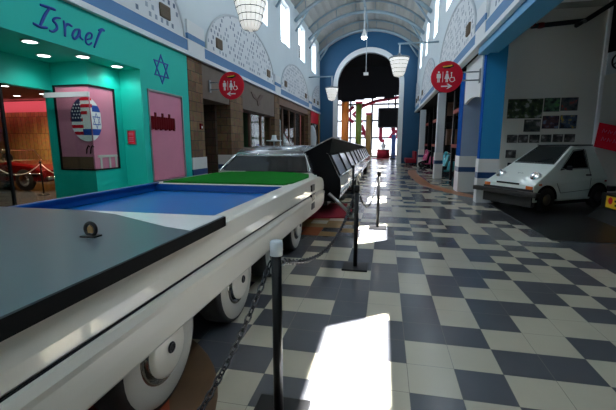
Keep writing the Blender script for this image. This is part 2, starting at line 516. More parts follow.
# ------------------------------------------------ bands, pilasters, arch panels, vents
pan = 0
BAY = [(-5.8, 1.75), (2.35, 9.15), (10.1, 16.9), (17.85, 24.65), (25.6, 28.95)]
PIL = [(1.75, 2.35), (9.15, 10.05), (16.9, 17.8), (24.65, 25.55)]
tn = 3
for side, X, s in (('left', XL, 1), ('right', XR, -1)):
    def bx(y0, y1, z0, z1, d, mb=None):
        mb = mb or MB(); a, c = (X - .02, X + s * d) if s > 0 else (X + s * d, X + .02)
        return mb.box(a, c, y0, y1, z0, z1)
    tn += 1
    m = MB()
    for y0, y1 in BAY: bx(y0, y1, 3.82, 4.1, .05, m)
    for y0, y1 in PIL: bx(y0 - .01, y1 + .01, 4.13, 4.27, .075, m)
    struct(m.build('trim_%d' % tn, M['band']), 'blue painted band above the shopfronts on the ' + side, 'trim')
    tn += 1
    m = MB(); bx(YB + .1, YE - .02, 3.72, 3.82, .09, m); bx(YB + .1, YE - .02, 4.10, 4.125, .055, m)
    struct(m.build('trim_%d' % tn, M['white']), 'white moulding under the blue band on the ' + side, 'trim')
    tn += 1
    m = MB()
    for y0, y1 in PIL: bx(y0, y1, 3.8, 4.6, .065, m)
    struct(m.build('trim_%d' % tn, M['white']), 'short white pilasters over the piers on the ' + side, 'trim')
    for y0, y1 in BAY[1:]:
        yb1 = y1 if y1 < 28 else 32.4
        c, h = (y0 + yb1) / 2, (yb1 - y0) / 2 - .12
        pts = [(c - h * cos(pi * k / 32), 4.13 + 1.62 * sin(pi * k / 32)) for k in range(33)]
        pts = [p for p in pts if p[0] <= 28.9]
        if y1 > 28: pts.append((28.9, 4.13))
        tn += 1
        m = MB(); a, d = (X - .02, X + s * .03)
        m.prism(pts, 'x', a, d)
        po = struct(m.build('trim_%d' % tn, M['speck']), 'arched panel of scattered mosaic chips on the %s wall' % side, 'panel')
        MB().tube([(X + s * .035, p[0], p[1]) for p in pts[:33]], .035, 6).build('rim', M['piergrey'] if s > 0 else M['piergrey'], po)
        for yy in (y0 + .95, y1 - .95):
            if yy > 28 or yy < 3: continue
            g = MB()
            a, d = sorted((X + s * .03, X + s * .075))
            g.box(a, d, yy - .19, yy + .19, 4.32, 4.60)
            for k in range(5):
                a2, d2 = sorted((X + s * .07, X + s * .088))
                g.box(a2, d2, yy - .17, yy + .17, 4.34 + k * .05, 4.365 + k * .05)
            pos = {2.35: 'nearest', 10.1: 'second', 17.85: 'third', 25.6: 'farthest'}[y0]
            end = 'near' if yy < c else 'far'
            tag(g.build('vent_grille', M['brown']), 'brown slatted vent at %s foot of %s mosaic arch on %s wall' % (end, pos, side), 'vent',
                'brown vents in the mosaic arches')

# ================================================================== FAR ARCH WALL
cx, ro, ri, zs = -1.42, 2.62, 2.28, 5.85
pts_o = [(cx - ri * cos(pi * k / 32), zs + (ri - .02) * sin(pi * k / 32)) for k in range(33)]
m = MB()
# wall with an arched opening built as two halves
topz = 10.4
left = [(XL - .3, 0), (cx - ri, 0)] + pts_o[:17] + [(cx, topz), (XL - .3, topz)]
right = [(XR + .3, 0), (cx + ri, 0)] + list(reversed(pts_o[16:])) + [(cx, topz), (XR + .3, topz)]
m.prism(left, 'y', YE, YE + .35); m.prism(right, 'y', YE, YE + .35)
struct(m.build('wall_arch', M['arch']), 'dark blue end wall with a tall arched opening', 'wall')
m = MB()
rim_o = [(cx - ro, 0)] + [(cx - ro * cos(pi * k / 32), zs + ro * sin(pi * k / 32)) for k in range(33)] + [(cx + ro, 0)]
rim_i = [(cx - ri, 0)] + [(cx - ri * cos(pi * k / 32), zs + (ri - .02) * sin(pi * k / 32)) for k in range(33)] + [(cx + ri, 0)]
for i in range(len(rim_o) - 1):
    a, bb, c, d = rim_o[i], rim_o[i + 1], rim_i[i + 1], rim_i[i]
    m.prism([a, bb, c, d], 'y', YE - .07, YE + .36)
struct(m.build('trim_90', M['white']), 'white arch surround in the dark blue end wall', 'trim')

# ---- entrance hall beyond the arch
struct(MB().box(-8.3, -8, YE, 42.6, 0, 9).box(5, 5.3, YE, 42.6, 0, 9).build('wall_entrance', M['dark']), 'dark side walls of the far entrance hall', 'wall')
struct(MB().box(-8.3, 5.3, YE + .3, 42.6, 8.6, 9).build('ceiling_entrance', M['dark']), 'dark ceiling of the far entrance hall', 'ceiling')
m = MB()
rr = random.Random(3)
px = -8.0
while px < 5:
    w = 0.7 + rr.random() * .8
    z = 5.35 + rr.random() * .25 + max(0, (px + 4) * .09)
    m.box(px, min(px + w, 5), 36.4 + rr.random() * .2, 36.8, z, 8.6); px += w
tag(m.build('hanging_drape', M['blackfelt']), 'black drape hanging across the upper part of the arched opening', 'drape')
# glazing
m = MB()
for x in (-8, -5.9, -3.9, -1.55, .9, 3, 5): m.box(x - .09, x + .09, 42.0, 42.12, 0, 7)
for z in (.05, 2.1, 3.95, 5.7, 7): m.box(-8, 5, 42.0, 42.12, z - .09, z + .09)
gl = struct(m.build('window_90', M['black']), 'tall glazed entrance front with dark mullions', 'window')
MB().face([(-8, 42.06, 0), (5, 42.06, 0), (5, 42.06, 7), (-8, 42.06, 7)]).build('pane', M['tglass'], gl)
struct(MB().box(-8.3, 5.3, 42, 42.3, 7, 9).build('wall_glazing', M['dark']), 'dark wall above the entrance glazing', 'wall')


def pillar(nm, x, y, w, h, m_, label):
    t = thing(nm, label, 'pillar', (x, y, 0))
    MB().lathe([(w / 2, .3), (w / 2, h - .2)], (0, 0, 0), seg=20).build('shaft', m_, t)
    MB().box(-w * .6, w * .6, -w * .6, w * .6, 0, .3).build('base', m_, t)
    MB().lathe([(w / 2, h - .2), (w * .65, h)], (0, 0, 0), seg=20).build('capital', M['neon'], t)


pillar('round_pillar', -4.0, 37.4, .74, 6.2, M['orange'], 'bright orange round pillar in the entrance beyond the arch')
pillar('round_pillar', -2.75, 38.6, .62, 5.6, M['olive'], 'olive green round pillar in front of the far glazing')
pillar('round_pillar', -1.75, 38.6, .55, 4.5, M['ochre'], 'short ochre round pillar in front of the far glazing')
# hanging red lettering seen from behind, and zigzag frame
t = thing('window_lettering', 'large dark red letters standing reversed in the far glazing', 'sign', (0, 41.7, 2.2))
for ch, x in (('A', -2.6), ('J', -.55), ('R', .95)):
    text_mesh(ch, 'letter', M['neon'], t, 1.9, Matrix.Translation((x, 0, .48)) @ basis((0, 0, 0), (-1, 0, 0), (0, 0, 1)), .06, 0, 'CENTER', .09)
m = MB()
for dx in (0, .95):
    m.tube([(-3.5 + dx, 0, 1.7), (-4.5 + dx, 0, .85), (-3.5 + dx, 0, 0)], .2, 6)
m.tube([(-2.6, 0, 1.7), (-1.2, 0, 2.2), (1.9, 0, 2.65)], .17, 6)
tag(m.build('zigzag_sign', M['neon'], loc=(0, 41.4, 3.75)), 'magenta red zigzag sign frame high in the far glazing', 'sign')
t = thing('hanging_screen', 'black box screen hanging in front of the far glazing', 'screen', (.2, 40, 3.1))
MB().box(-1.05, 1.05, -.25, .25, 0, 2.0).build('case', M['black'], t, .04)
MB().box(-.05, .05, -.05, .05, 2.0, 5.5).build('hanger', M['black'], t)
MB().box(-.85, .85, -.27, -.25, .12, 1.9).build('screen', M['dark'], t)

# entrance furniture, a few pixels each
t = thing('ticket_desk', 'white round desk with a red skirt near the entrance doors', 'desk', (-.2, 38.6, 0))
MB().lathe([(.62, 0), (.62, .85)], (0, 0, 0), seg=20).build('skirt', M['carpet'], t)
MB().lathe([(.68, .85), (.68, .92)], (0, 0, 0), seg=20).build('top', M['whiteink'], t)
t = thing('potted_plant', 'brown bushy plant in a white pot on the round desk', 'plant', (-.2, 38.6, .92))
MB().lathe([(.16, 0), (.26, .45)], (0, 0, 0), seg=14).build('pot', M['whiteink'], t)
m = MB()
for k in range(60):
    a, e = rr.random() * 6.28, rr.random() * 1.5
    d = Vector((cos(a) * cos(e), sin(a) * cos(e), sin(e))) * (.18 + .14 * rr.random())
    p = Vector((0, 0, .42)); q = p + d; sd = d.cross(Vector((0, 0, 1))).normalized() * .035
    m.face([p, p + d * .5 + sd, q, p + d * .5 - sd])
m.build('leaves', M['brown'], t)
for x, l in ((-1.05, 'red carpet strip leading to the entrance doors'),):
    tag(MB().box(-1.2, .4, 36.0, 37.9, 0.002, .02).build('entrance_mat', M['carpet']), l, 'mat')
t = thing('info_totem', 'dark blue upright totem beside the entrance doors', 'totem', (.75, 36.5, 0))
MB().box(-.3, .3, -.3, .3, 0, .1).build('base', M['black'], t)
MB().box(-.2, .2, -.08, .08, .1, 2.3).build('panel', M['signblue'], t, .02)


def table(x, y, label):
    t = thing('cafe_table', label, 'table', (x, y, 0))
    MB().lathe([(.4, .72), (.4, .75)], (0, 0, 0), seg=18).build('tabletop', M['black'], t)
    MB().lathe([(.03, .02), (.03, .72)], (0, 0, 0), seg=8).build('leg', M['black'], t)
    MB().lathe([(.25, 0), (.25, .02)], (0, 0, 0), seg=14).build('base', M['black'], t)


def chair(x, y, rz, label, m_):
    t = thing('cafe_chair', label, 'chair', (x, y, 0), rz, 'dark chairs near the arch')
    MB().box(-.2, .2, -.2, .2, .43, .47).build('seat', m_, t, .01)
    MB().box(-.2, .2, .17, .21, .55, .9).build('backrest', m_, t, .01)
    for sx in (-1, 1):
        MB().tube([(sx * .18, -.18, 0), (sx * .18, -.18, .43)], .015, 6).build('leg', M['black'], t)
        MB().tube([(sx * .18, .19, 0), (sx * .18, .19, .9)], .015, 6).build('leg', M['black'], t)


table(1.35, 33.2, 'small black round table seen through the right of the arch')
chair(.75, 33.4, pi / 2, 'dark chair left of the black round table', M['black'])
chair(1.4, 32.4, pi, 'dark chair in front of the black round table', M['black'])
t = thing('lounge_bench', 'low dark red bench by the foot of the blue arch wall', 'bench', (1.75, 27.4, 0))
MB().box(-.35, .35, -1.2, 1.2, .16, .44).build('cushion', M['carpet'], t, .04)
MB().box(.22, .35, -1.2, 1.2, .44, .95).build('backrest', M['carpet'], t, .04)
for sx in (-.28, .28):
    for sy in (-1.1, 1.1): MB().box(sx - .03, sx + .03, sy - .03, sy + .03, 0, .16).build('leg', M['black'], t)

# ================================================================== LEFT SHOPFRONTS
# header wall above soffit level is the upper wall (z > 3.72)
# ---- teal store: fascia, recess, corner display box, right-hand panel
m = MB()
m.box(-5.32, -5.1, -3.0, 7.2, 3.02, 3.72)          # fascia
m.box(-6.6, -5.32, -3.0, 7.2, 3.02, 3.72)          # soffit mass
struct(m.build('wall_teal_fascia', M['teal']), 'teal fascia beam over the store recess', 'wall')
m = MB()
m.box(-5.55, -5.1, 7.2, 7.42, 0, 3.72)             # panel left of the pink window
m.box(-5.55, -5.1, 8.8, 9.15, 0, 3.72)
m.box(-5.55, -5.1, 7.42, 8.8, 2.64, 3.72)
m.box(-5.55, -5.1, 7.42, 8.8, 0, .62)
m.box(-5.75, -5.55, 7.2, 7.42, 0, 3.02)
struct(m.build('wall_teal_panel', M['teal']), 'teal wall panel with the star and the tall pink window', 'wall')
m = MB()
m.box(-6.6, -5.6, 6.3, 7.2, 0, .97); m.box(-6.6, -5.6, 6.3, 7.2, 2.6, 3.02)
m.box(-5.72, -5.6, 6.98, 7.2, .97, 2.6)
m.box(-6.6, -6.38, 6.3, 6.5, .97, 2.6)
m.box(-6.7, -6.55, 6.5, 7.2, 0, 3.02)
struct(m.build('wall_teal_corner', M['teal']), 'teal corner display case wall', 'wall')
m = MB()
m.box(-6.6, -6.42, -3, 6.3, 2.5, 3.02)
struct(m.build('wall_teal_header', M['teal']), 'teal header above the glass entrance', 'wall')
# pink window of the panel
w = MB()
for a in ((7.4, 7.44, .6, 2.66), (8.78, 8.82, .6, 2.66)): w.box(-5.14, -5.085, *a)
w.box(-5.14, -5.085, 7.4, 8.82, 2.62, 2.66).box(-5.14, -5.085, 7.4, 8.82, .6, .64)
wo = struct(w.build('window_91', M['metal']), 'tall pink filmed shop window right of the star', 'window')
MB().box(-5.13, -5.115, 7.42, 8.8, .62, 2.64).build('pane', M['pink'], wo)
# scalloped dark red lettering on the pink window (illegible script)
m = MB()
y = 7.42
m.box(-5.115, -5.10, 7.42, 8.44, 1.83, 2.06)
for k in range(11):
    yy = 7.44 + k * .092
    m.box(-5.115, -5.095, yy, yy + .06, 1.78 + .02 * (k % 2), (2.17 if k in (2, 5, 8) else 2.085))
m2 = m.build('window_script', M['redink'])
tag(m2, 'dark red blackletter style word across the pink window', 'lettering')
# corner display window : two panes with pink backing
w = MB()
yf = 6.3; xf = -5.6
for a in ((-6.40, -6.36),): w.box(a[0], a[1], yf - .01, yf + .03, .97, 2.6)
w.box(-6.4, -5.6, yf - .01, yf + .03, 2.57, 2.6).box(-6.4, -5.6, yf - .01, yf + .03, .95, .98)
w.box(xf - .03, xf + .01, yf, 7.0, 2.57, 2.6).box(xf - .03, xf + .01, yf, 7.0, .95, .98)
w.box(xf - .03, xf + .01, 6.96, 7.0, .97, 2.6)
wo = struct(w.build('window_92', M['black']), 'corner display window with the flag disc', 'window')
MB().box(-6.38, xf - .012, yf + .012, yf + .02, .98, 2.58).box(xf - .02, xf - .012, yf + .02, 6.97, .98, 2.58).build('pane', M['pink'], wo)
# little clutter strip behind the bottom of the glass
tag(MB().box(-6.36, -5.64, yf + .004, yf + .011, .985, 1.22).build('dark_shelf', M['wood']), 'dark wooden shelf strip along the foot of the corner display window', 'shelf')
t = thing('display_stand', 'cream display stand at the foot of the corner window below the flags', 'stand', (-5.59, 6.66, .98))
MB().box(-.012, .003, -.27, .27, .22, .27).build('top', M['tan'] if 'tan' in M else M['whitewall'], t)
for yy in (-.22, 0.02, .2): MB().box(-.01, .0, yy, yy + .05, 0, .22).build('leg', M['whitewall'], t)

# flag disc: half stars-and-stripes, half blue star
fl = thing('flag_decal', 'round two flag sticker on the corner display window', 'sticker', (xf, yf, 1.94))
rx, rz = .36, .42


def fpt(u, v):
    """unfolded strip coordinate u (left negative) -> on the two faces"""
    if u <= 0: return (u, -.014, v)
    return (.014, u, v)


def clip_disc(u0, u1, v0, v1, n=14, cu=-.095):
    out_t, out_b = [], []
    for i in range(n + 1):
        u = u0 + (u1 - u0) * i / n
        e = 1 - ((u - cu) / rx) ** 2
        if e <= 0: continue
        h = rz * math.sqrt(e)
        t_, b_ = min(v1, h), max(v0, -h)
        if t_ > b_: out_t.append((u, t_)); out_b.append((u, b_))
    return out_t, out_b


def disc_part(u0, u1, v0, v1, name, m_, off=0.0):
    mb = MB()
    for (a0, a1) in ((u0, min(u1, -1e-4)), (max(u0, 1e-4), u1)):
        if a1 <= a0: continue
        tt, bb = clip_disc(a0, a1, v0, v1)
        for i in range(len(tt) - 1):
            q = [fpt(*tt[i]), fpt(*tt[i + 1]), fpt(*bb[i + 1]), fpt(*bb[i])]
            q = [(p[0], p[1] - off, p[2]) if a0 < 0 else (p[0] + off, p[1], p[2]) for p in q]
            mb.face(q)
    if mb.f: return mb.build(name, m_, fl)


disc_part(-.5, .29, -.45, .45, 'ground_disc', M['whiteink'])
for k in range(6):
    v1 = .42 - k * .13
    disc_part(-.5, (-.06 if k > 1 else .04) if k < 3 else -.17, v1 - .065, v1, 'red_stripe', M['red'], .001)
disc_part(-.5, -.2, -.04, .45, 'blue_canton', mat('flag_navy', (.01, .02, .09), .5), .002)
m = MB()
for i in range(5):
    for j in range(4):
        u, v = -.39 + j * .062 + (.03 if i % 2 else 0), .035 + i * .062
        if ((u + .095) / rx) ** 2 + (v / rz) ** 2 > .9 or u > -.2: continue
        m.face([(u + .018 * cos(k * pi / 3), -.018, v + .018 * sin(k * pi / 3)) for k in range(6)])
m.build('small_stars', M['whiteink'], fl)
disc_part(.03, .29, .15, .27, 'blue_bar', M['blueink'], .001)
disc_part(-.19, .29, -.30, -.18, 'blue_bar', M['blueink'], .001)


def hexagram(r, wd):
    """six-pointed star outline in 2D as quads"""
    q = []
    for o in (0, pi):
        p = [(r * cos(pi / 2 + o + k * 2 * pi / 3), r * sin(pi / 2 + o + k * 2 * pi / 3)) for k in range(3)]
        g = 1 - 2 * wd / r
        pi_ = [(a * g, b_ * g) for a, b_ in p]
        for k in range(3):
            j = (k + 1) % 3
            q.append([p[k], p[j], pi_[j], pi_[k]])
    return q


m = MB()
for q in hexagram(.16, .016):
    m.face([(.0165, .125 + a * .72, b_ - .02) for a, b_ in q])
m.build('star', M['blueink'], fl)
# slanted squiggles below the disc
m = MB()
for dx in (-.16, -.07):
    m.tube([(dx + .0, -.016, -.66), (dx + .02, -.016, -.56), (dx + .06, -.016, -.5), (dx + .09, -.016, -.53)], .011, 6)
m.build('script_marks', M['dark'], fl)

# star on the teal panel
m = MB()
for q in hexagram(.34, .03):
    m.prism([(7.99 + a * .98, 3.16 + b_ * .98) for a, b_ in q], 'x', -5.1, -5.085)
star = tag(m.build('wall_star', M['blueink']), 'blue six pointed star outline on the teal panel', 'star')
# small red notice
t = thing('wall_notice', 'small red notice in a silver frame on the teal side wall', 'notice', (-5.41, 7.185, 1.61))
MB().box(-.105, .105, 0, .015, -.155, .155).build('frame', M['metal'], t)
MB().box(-.085, .085, -.004, 0, -.135, .135).build('panel', M['red'], t)
m = MB()
for z in (.09, .055, .0, -.035, -.08): m.box(-.06, .055, -.006, -.004, z - .008, z + .008)
m.build('text_lines', M['pink'], t)

# Israel lettering : brush strokes on the fascia (u along y, v up)
isr = thing('store_sign', 'blue brush lettered Israel on the teal fascia', 'sign', (-5.1, 4.55, 3.1))


def stroke(name, pts, w):
    """flat brush strokes following polylines (u,v)"""
    mb = MB()
    for poly in pts:
        # smooth the polyline (Catmull-Rom)
        P = [Vector((a, b_, 0)) for a, b_ in poly]; Q = []
        for i in range(len(P) - 1):
            p0, p1, p2, p3 = P[max(i - 1, 0)], P[i], P[i + 1], P[min(i + 2, len(P) - 1)]
            for k in range(6):
                s_ = k / 6
                Q.append(.5 * ((2 * p1) + (p2 - p0) * s_ + (2 * p0 - 5 * p1 + 4 * p2 - p3) * s_ ** 2 + (3 * p1 - p0 - 3 * p2 + p3) * s_ ** 3))
        Q.append(P[-1])
        mb.tube([(.004, q.x, q.y) for q in Q], [w * (.75 + .35 * sin(3.1 * i / len(Q))) for i in range(len(Q))], 6)
    return mb.build(name, M['blueink'], isr)


def uv(px_, py_):
    """photo pixel of the sign -> (y, z) on the fascia relative to the sign origin"""
    f_, pit, yaw = 368.27, .16548, .20466
    cy_, sy_, cp_, sp_ = cos(yaw), sin(yaw), cos(pit), sin(pit)
    a, b_ = (px_ - 308) / f_, (205 - py_) / f_
    d = Vector((-sy_ * cp_ + cy_ * a - sy_ * sp_ * b_, cy_ * cp_ + sy_ * a + cy_ * sp_ * b_, -sp_ + cp_ * b_))
    k = -5.1 / d.x
    return (d.y * k - 4.55, 1.48 + d.z * k - 3.1)


Z = lambda L: [[uv(25 + a / 6.83, b_ / 6.83) for a, b_ in p] for p in L]
stroke('letter', Z([[(100, 32), (150, 48), (205, 68)], [(165, 55), (130, 110), (98, 185)], [(52, 158), (98, 182), (150, 190)]]), .022)
stroke('letter', Z([[(240, 125), (212, 122), (190, 140), (210, 165), (215, 195), (190, 215), (165, 208)]]), .02)
stroke('letter', Z([[(262, 140), (270, 190), (272, 250)], [(270, 185), (290, 165), (320, 180)]]), .02)
stroke('letter', Z([[(370, 200), (340, 205), (322, 240), (335, 265), (360, 245), (372, 205), (375, 250), (395, 272)]]), .02)
stroke('letter', Z([[(420, 270), (450, 262), (455, 235), (435, 225), (415, 250), (415, 290), (435, 305), (455, 292)]]), .018)
stroke('letter', Z([[(540, 205), (515, 215), (490, 270), (470, 325)], [(500, 208), (525, 200), (540, 212)]]), .02)


# downlights under the soffit
def downlight(x, y, z, label, group, power=None, col=(1, .97, .92)):
    t = thing('downlight', label, 'light', (x, y, z), 0, group)
    MB().lathe([(.105, 0), (.125, -.012), (.095, -.018)], (0, 0, 0), seg=18, cap=False).build('ring', M['whiteink'], t)
    MB().lathe([(.098, -.008), (.098, -.014)], (0, 0, 0), seg=18).build('lens', M['downlight'], t)
    if power:
        l = bpy.data.lights.new('downlight_beam', 'SPOT'); l.energy = power; l.spot_size = R_(150); l.spot_blend = .6
        l.shadow_soft_size = .08; l.color = col
        o = bpy.data.objects.new('downlight_beam', l); COL.objects.link(o); o.location = (0, 0, -.05); o.parent = t


for x, y, l in ((-5.35, 4.95, 'round lit downlight under the fascia below the letter I'), (-5.95, 5.75, 'round lit downlight deepest in the teal soffit'),
                (-5.35, 5.97, 'round lit downlight under the fascia below the last letter'), (-5.35, 6.83, 'round lit downlight near the corner of the fascia end'),
                (-5.95, 4.6, 'round lit downlight at the left edge of the teal soffit')):
    downlight(x, y, 3.02, l, 'downlights in the teal soffit', 14)

# glass entrance: fixed glass and the open door
w = MB()
for yy in (-2, 1.2, 3.3, 5.33): w.box(-6.52, -6.47, yy - .02, yy + .02, 0, 2.5)
w.box(-6.52, -6.47, -3, 5.35, 2.46, 2.5)
wo = struct(w.build('window_93', M['black']), 'frameless glass shopfront of the teal store', 'window')
MB().box(-6.5, -6.49, -3, 5.33, .02, 2.46).build('pane', M['sglass'], wo)
t = MB().box(0, .98, -.025, .025, 2.34, 2.43).box(0, .98, -.025, .025, .02, .1).build('door_1', M['piergrey'], loc=(-6.40, 6.1, 0))
struct(t, 'open glass entrance door with a metal top rail', 'door')
MB().box(0.01, .975, -.006, .006, .1, 2.34).build('pane', M['sglass'], t)

# store interior
m = MB()
m.box(-16.2, -6.75, 12.0, 12.2, 0, 2.66)
struct(m.build('wall_planks', M['plank']), 'wall of upright wooden planks inside the teal store', 'wall')
struct(MB().box(-16.2, -6.75, 12.05, 12.25, 2.66, 3.1).build('wall_cove', mat('cove_pink_glow', (.80, .30, .36), .7)), 'pink lit cove band above the plank wall', 'wall')  # pink glow of the cove is put into the wall colour
struct(MB().box(-16.4, -16.2, -3, 12.2, 0, 3.4).box(-6.75, -6.6, 7.2, 12.2, 0, 3.4).box(-16.4, -6.4, -3.2, -3, 0, 3.4).build('wall_store', M['plank']), 'side walls inside the teal store', 'wall')
struct(MB().box(-16.4, -6.6, -3.2, 11.0, 3.05, 3.3).box(-16.4, -6.6, 11.0, 12.3, 3.07, 3.3).build('ceiling_store', mat('store_ceiling', (.20, .11, .09), .8)), 'dark ceiling inside the teal store', 'ceiling')
l = bpy.data.lights.new('cove_strip_light', 'AREA'); l.shape = 'RECTANGLE'; l.size = 8.5; l.size_y = .08; l.energy = 24; l.color = (1, .28, .32)
o = bpy.data.objects.new('cove_strip_light', l); COL.objects.link(o); o.location = (-11.3, 11.45, 3.04); o.rotation_euler = Vector((0, .9, -.35)).to_track_quat('-Z', 'Y').to_euler()
for x, y, l_ in ((-12.0, 10.4, 'small lit downlight in the store ceiling far left'), (-10.75, 10.2, 'small lit downlight in the store ceiling, middle one'), (-9.55, 9.3, 'small lit downlight in the store ceiling nearest the corner case'),
                 (-10.3, 8.6, 'small lit downlight in the store ceiling by the left mullion')):
    downlight(x, y, 3.05, l_, 'downlights in the store ceiling', 150, (1, .72, .42))


# red convertible in the store (front to the right)
def red_car():
    t = thing('convertible_car', 'red open topped vintage car on show inside the teal store', 'car', (-12.35, 10.3, 0), 0)
    # body: side outline along local x (front = +x), lofted over y
    top = [(-2.1, .72), (-1.7, .86), (-.9, .90), (-.6, .84), (.35, .86), (.6, .92), (1.6, .82), (2.05, .66), (2.1, .45)]
    bot = [(2.05, .3), (-2.05, .3), (-2.12, .5)]
    def ring(y, k):
        return [(x * (1 - .03 * k), y, .3 + (z - .3) * (1 - .12 * k)) for x, z in top + bot]
    MB().loft([ring(-.82, 1), ring(-.74, 0), ring(.74, 0), ring(.82, 1)], smooth=False).build('body', M['redcar'], t, .03)
    MB().box(-.75, .3, -.6, .6, .8, .915).build('seat', M['brown'], t, .05)
    MB().tube([(.45, -.66, .9), (.2, -.6, 1.26), (.2, .6, 1.26), (.45, .66, .9)], .022, 8).build('windshield_frame', M['chrome'], t)
    MB().face([(.44, -.64, .92), (.21, -.58, 1.24), (.21, .58, 1.24), (.44, .64, .92)]).build('windshield', M['sglass'], t)
    MB().lathe([(.17, -.01), (.19, 0), (.17, .01)], (0, 0, 0), 'x', 18).build('steering_wheel', M['black'], t, loc=(.12, -.3, 1.0))
    for x in (-1.35, 1.3):
        for y in (-.83, .72):
            w = MB().lathe([(.2, 0), (.33, 0), (.345, .03), (.345, .09), (.33, .12), (.2, .12)], (x, y - .01, .345), 'y', 24).build('wheel', M['rubber'], t)
            ys = y - .02 if y < 0 else y + .13
            MB().lathe([(.03, -.015), (.12, -.012), (.2, .0), (.205, .012)], (x, ys, .345), 'y', 20).build('hub_cap', M['chrome'], w)
    MB().tube([(-2.0, -.84, .55), (2.02, -.84, .55)], .018, 6).build('side_trim', M['chrome'], t)
    MB().tube([(2.14, -.8, .42), (2.2, 0, .42), (2.14, .8, .42)], .05, 8).build('bumper', M['chrome'], t)
    return t


red_car()


def rope_post(x, y, label):
    t = thing('rope_stanchion', label, 'stanchion', (x, y, 0), 0, 'rope stanchions around the red car')
    MB().lathe([(.15, 0), (.15, .015), (.03, .03)], (0, 0, 0), seg=16).build('base', M['black'], t)
    MB().lathe([(.02, .02), (.02, .92), (.035, .93), (.035, .97)], (0, 0, 0), seg=12).build('pole', M['black'], t)


RP = [(-9.75, 8.9), (-11.6, 8.95), (-8.5, 9.1)]
rope_post(*RP[0], 'black rope stanchion in front of the red car doors'); rope_post(*RP[1], 'black rope stanchion by the tail of the red car'); rope_post(*RP[2], 'black rope stanchion ahead of the red car nose')


def sag(a, b_, d, n=14):
    a, b_ = Vector(a), Vector(b_)
    return [a.lerp(b_, i / n) - Vector((0, 0, d * 4 * (i / n) * (1 - i / n))) for i in range(n + 1)]


tag(MB().tube(sag((RP[1][0] + .04, RP[1][1], .88), (RP[0][0] - .04, RP[0][1], .88), .32), .012, 6).build('barrier_rope', M['whiteink']), 'white rope sagging before the red car tail', 'rope')
tag(MB().tube(sag((RP[0][0] + .04, RP[0][1], .88), (RP[2][0] - .04, RP[2][1], .88), .3), .012, 6).build('barrier_rope', M['whiteink']), 'white rope sagging before the red car front wheel', 'rope')
t = thing('info_placard', 'small white placard on a stand before the red car', 'placard', (-11.3, 8.4, 0))
MB().lathe([(.12, 0), (.12, .015), (.012, .02), (.012, .35)], (0, 0, 0), seg=10).build('stand', M['black'], t)
MB().box(-.16, .16, -.01, .01, .33, .52).build('panel', M['whiteink'], t)


# ---- stone piers and doorway, left row
def stone_pier(y0, y1, label):
    t = thing('stone_pier', label, 'pillar', (XL, (y0 + y1) / 2, 0), 0, 'brown stone piers on the left side')
    h = (y1 - y0) / 2
    MB().box(-.5, .0, -h, h, 1.1, 3.72).build('shaft', M['stone'], t)
    MB().box(-.5, .03, -h - .02, h + .02, 0, .62).box(-.5, .03, -h - .02, h + .02, .78, 1.1).build('base', M['basew'], t)
    MB().box(-.5, .035, -h - .025, h + .025, .62, .78).build('base_stripe', M['baseb'], t)


stone_pier(9.18, 9.95, 'brown stone pier right beside the pink window')
stone_pier(11.85, 12.95, 'brown stone pier on the far side of the dark left doorway')
stone_pier(16.95, 17.75, 'brown stone pier beyond the white bird shopfront window')
stone_pier(24.65, 25.5, 'farthest brown stone pier before the blue arch wall')
# doorway recess
m = MB()
m.box(-6.9, -6.7, 9.95, 11.85, 1.1, 2.8); m.box(-6.9, -5.6, 11.7, 11.85, 1.1, 2.8)
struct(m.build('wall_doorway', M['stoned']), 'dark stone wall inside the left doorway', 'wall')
struct(MB().box(-6.9, -6.68, 9.95, 11.85, 0, .62).box(-6.9, -6.68, 9.95, 11.85, .78, 1.1).box(-5.65, -5.6, 9.95, 11.85, 0, .1).build('baseboard_doorway', M['basew']), 'white tile base inside the left doorway', 'baseboard')
struct(MB().box(-6.9, -6.675, 9.95, 11.85, .62, .78).build('trim_93', M['baseb']), 'blue stripe on the doorway base', 'trim')
struct(MB().box(-6.9, -5.12, 9.98, 11.82, 2.75, 3.72).build('wall_door_header', M['fascia']), 'brown grey header above the left doorway', 'wall')
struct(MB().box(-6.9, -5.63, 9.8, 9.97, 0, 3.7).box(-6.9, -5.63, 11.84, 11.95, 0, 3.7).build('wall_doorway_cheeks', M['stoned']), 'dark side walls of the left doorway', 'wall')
t = thing('wall_box', 'small red alarm box on the near stone pier', 'alarm box', (XL + .001, 9.72, 1.95))
MB().box(0, .05, -.06, .06, -.08, .08).build('case', M['redink'], t, .01)
MB().box(.05, .056, -.03, .03, -.05, .01).build('pull', M['whiteink'], t)


# ---- shopfronts beyond
def shop_left(y0, y1, zt, gl_mat, n, back, lab):
    m = MB()
    m.box(-5.45, -5.12, y0, y1, zt, 3.72)
    struct(m.build('wall_shop_header', M['fascia'] if n < 96 else M['wood']), 'brown header board over ' + lab, 'wall')
    w = MB()
    k = max(2, int((y1 - y0) / 1.3))
    for i in range(k + 1):
        yy = y0 + (y1 - y0) * i / k
        w.box(-5.42, -5.32, yy - .05, yy + .05, .5, zt)
    w.box(-5.42, -5.32, y0, y1, zt - .06, zt).box(-5.42, -5.32, y0, y1, .45, .55)
    wo = struct(w.build('window_%d' % n, M['wood']), lab, 'window')
    MB().box(-5.375, -5.365, y0, y1, .5, zt - .05).build('pane', gl_mat, wo)
    struct(MB().box(-5.45, -5.25, y0, y1, 0, .5).build('baseboard_%d' % n, M['stoned']), 'stone base under ' + lab, 'baseboard')
    struct(MB().box(-7.6, -7.5, y0 + .06, y1 - .06, 0, 3.72).box(-7.6, -5.64, y0 + .06, y0 + .1, 0, 3.72).box(-7.6, -5.64, y1 - .1, y1 - .06, 0, 3.72).box(-7.6, -5.46, y0 + .06, y1 - .06, 3.4, 3.72).build('wall_shop_%d' % n, back), 'back wall of ' + lab, 'wall')


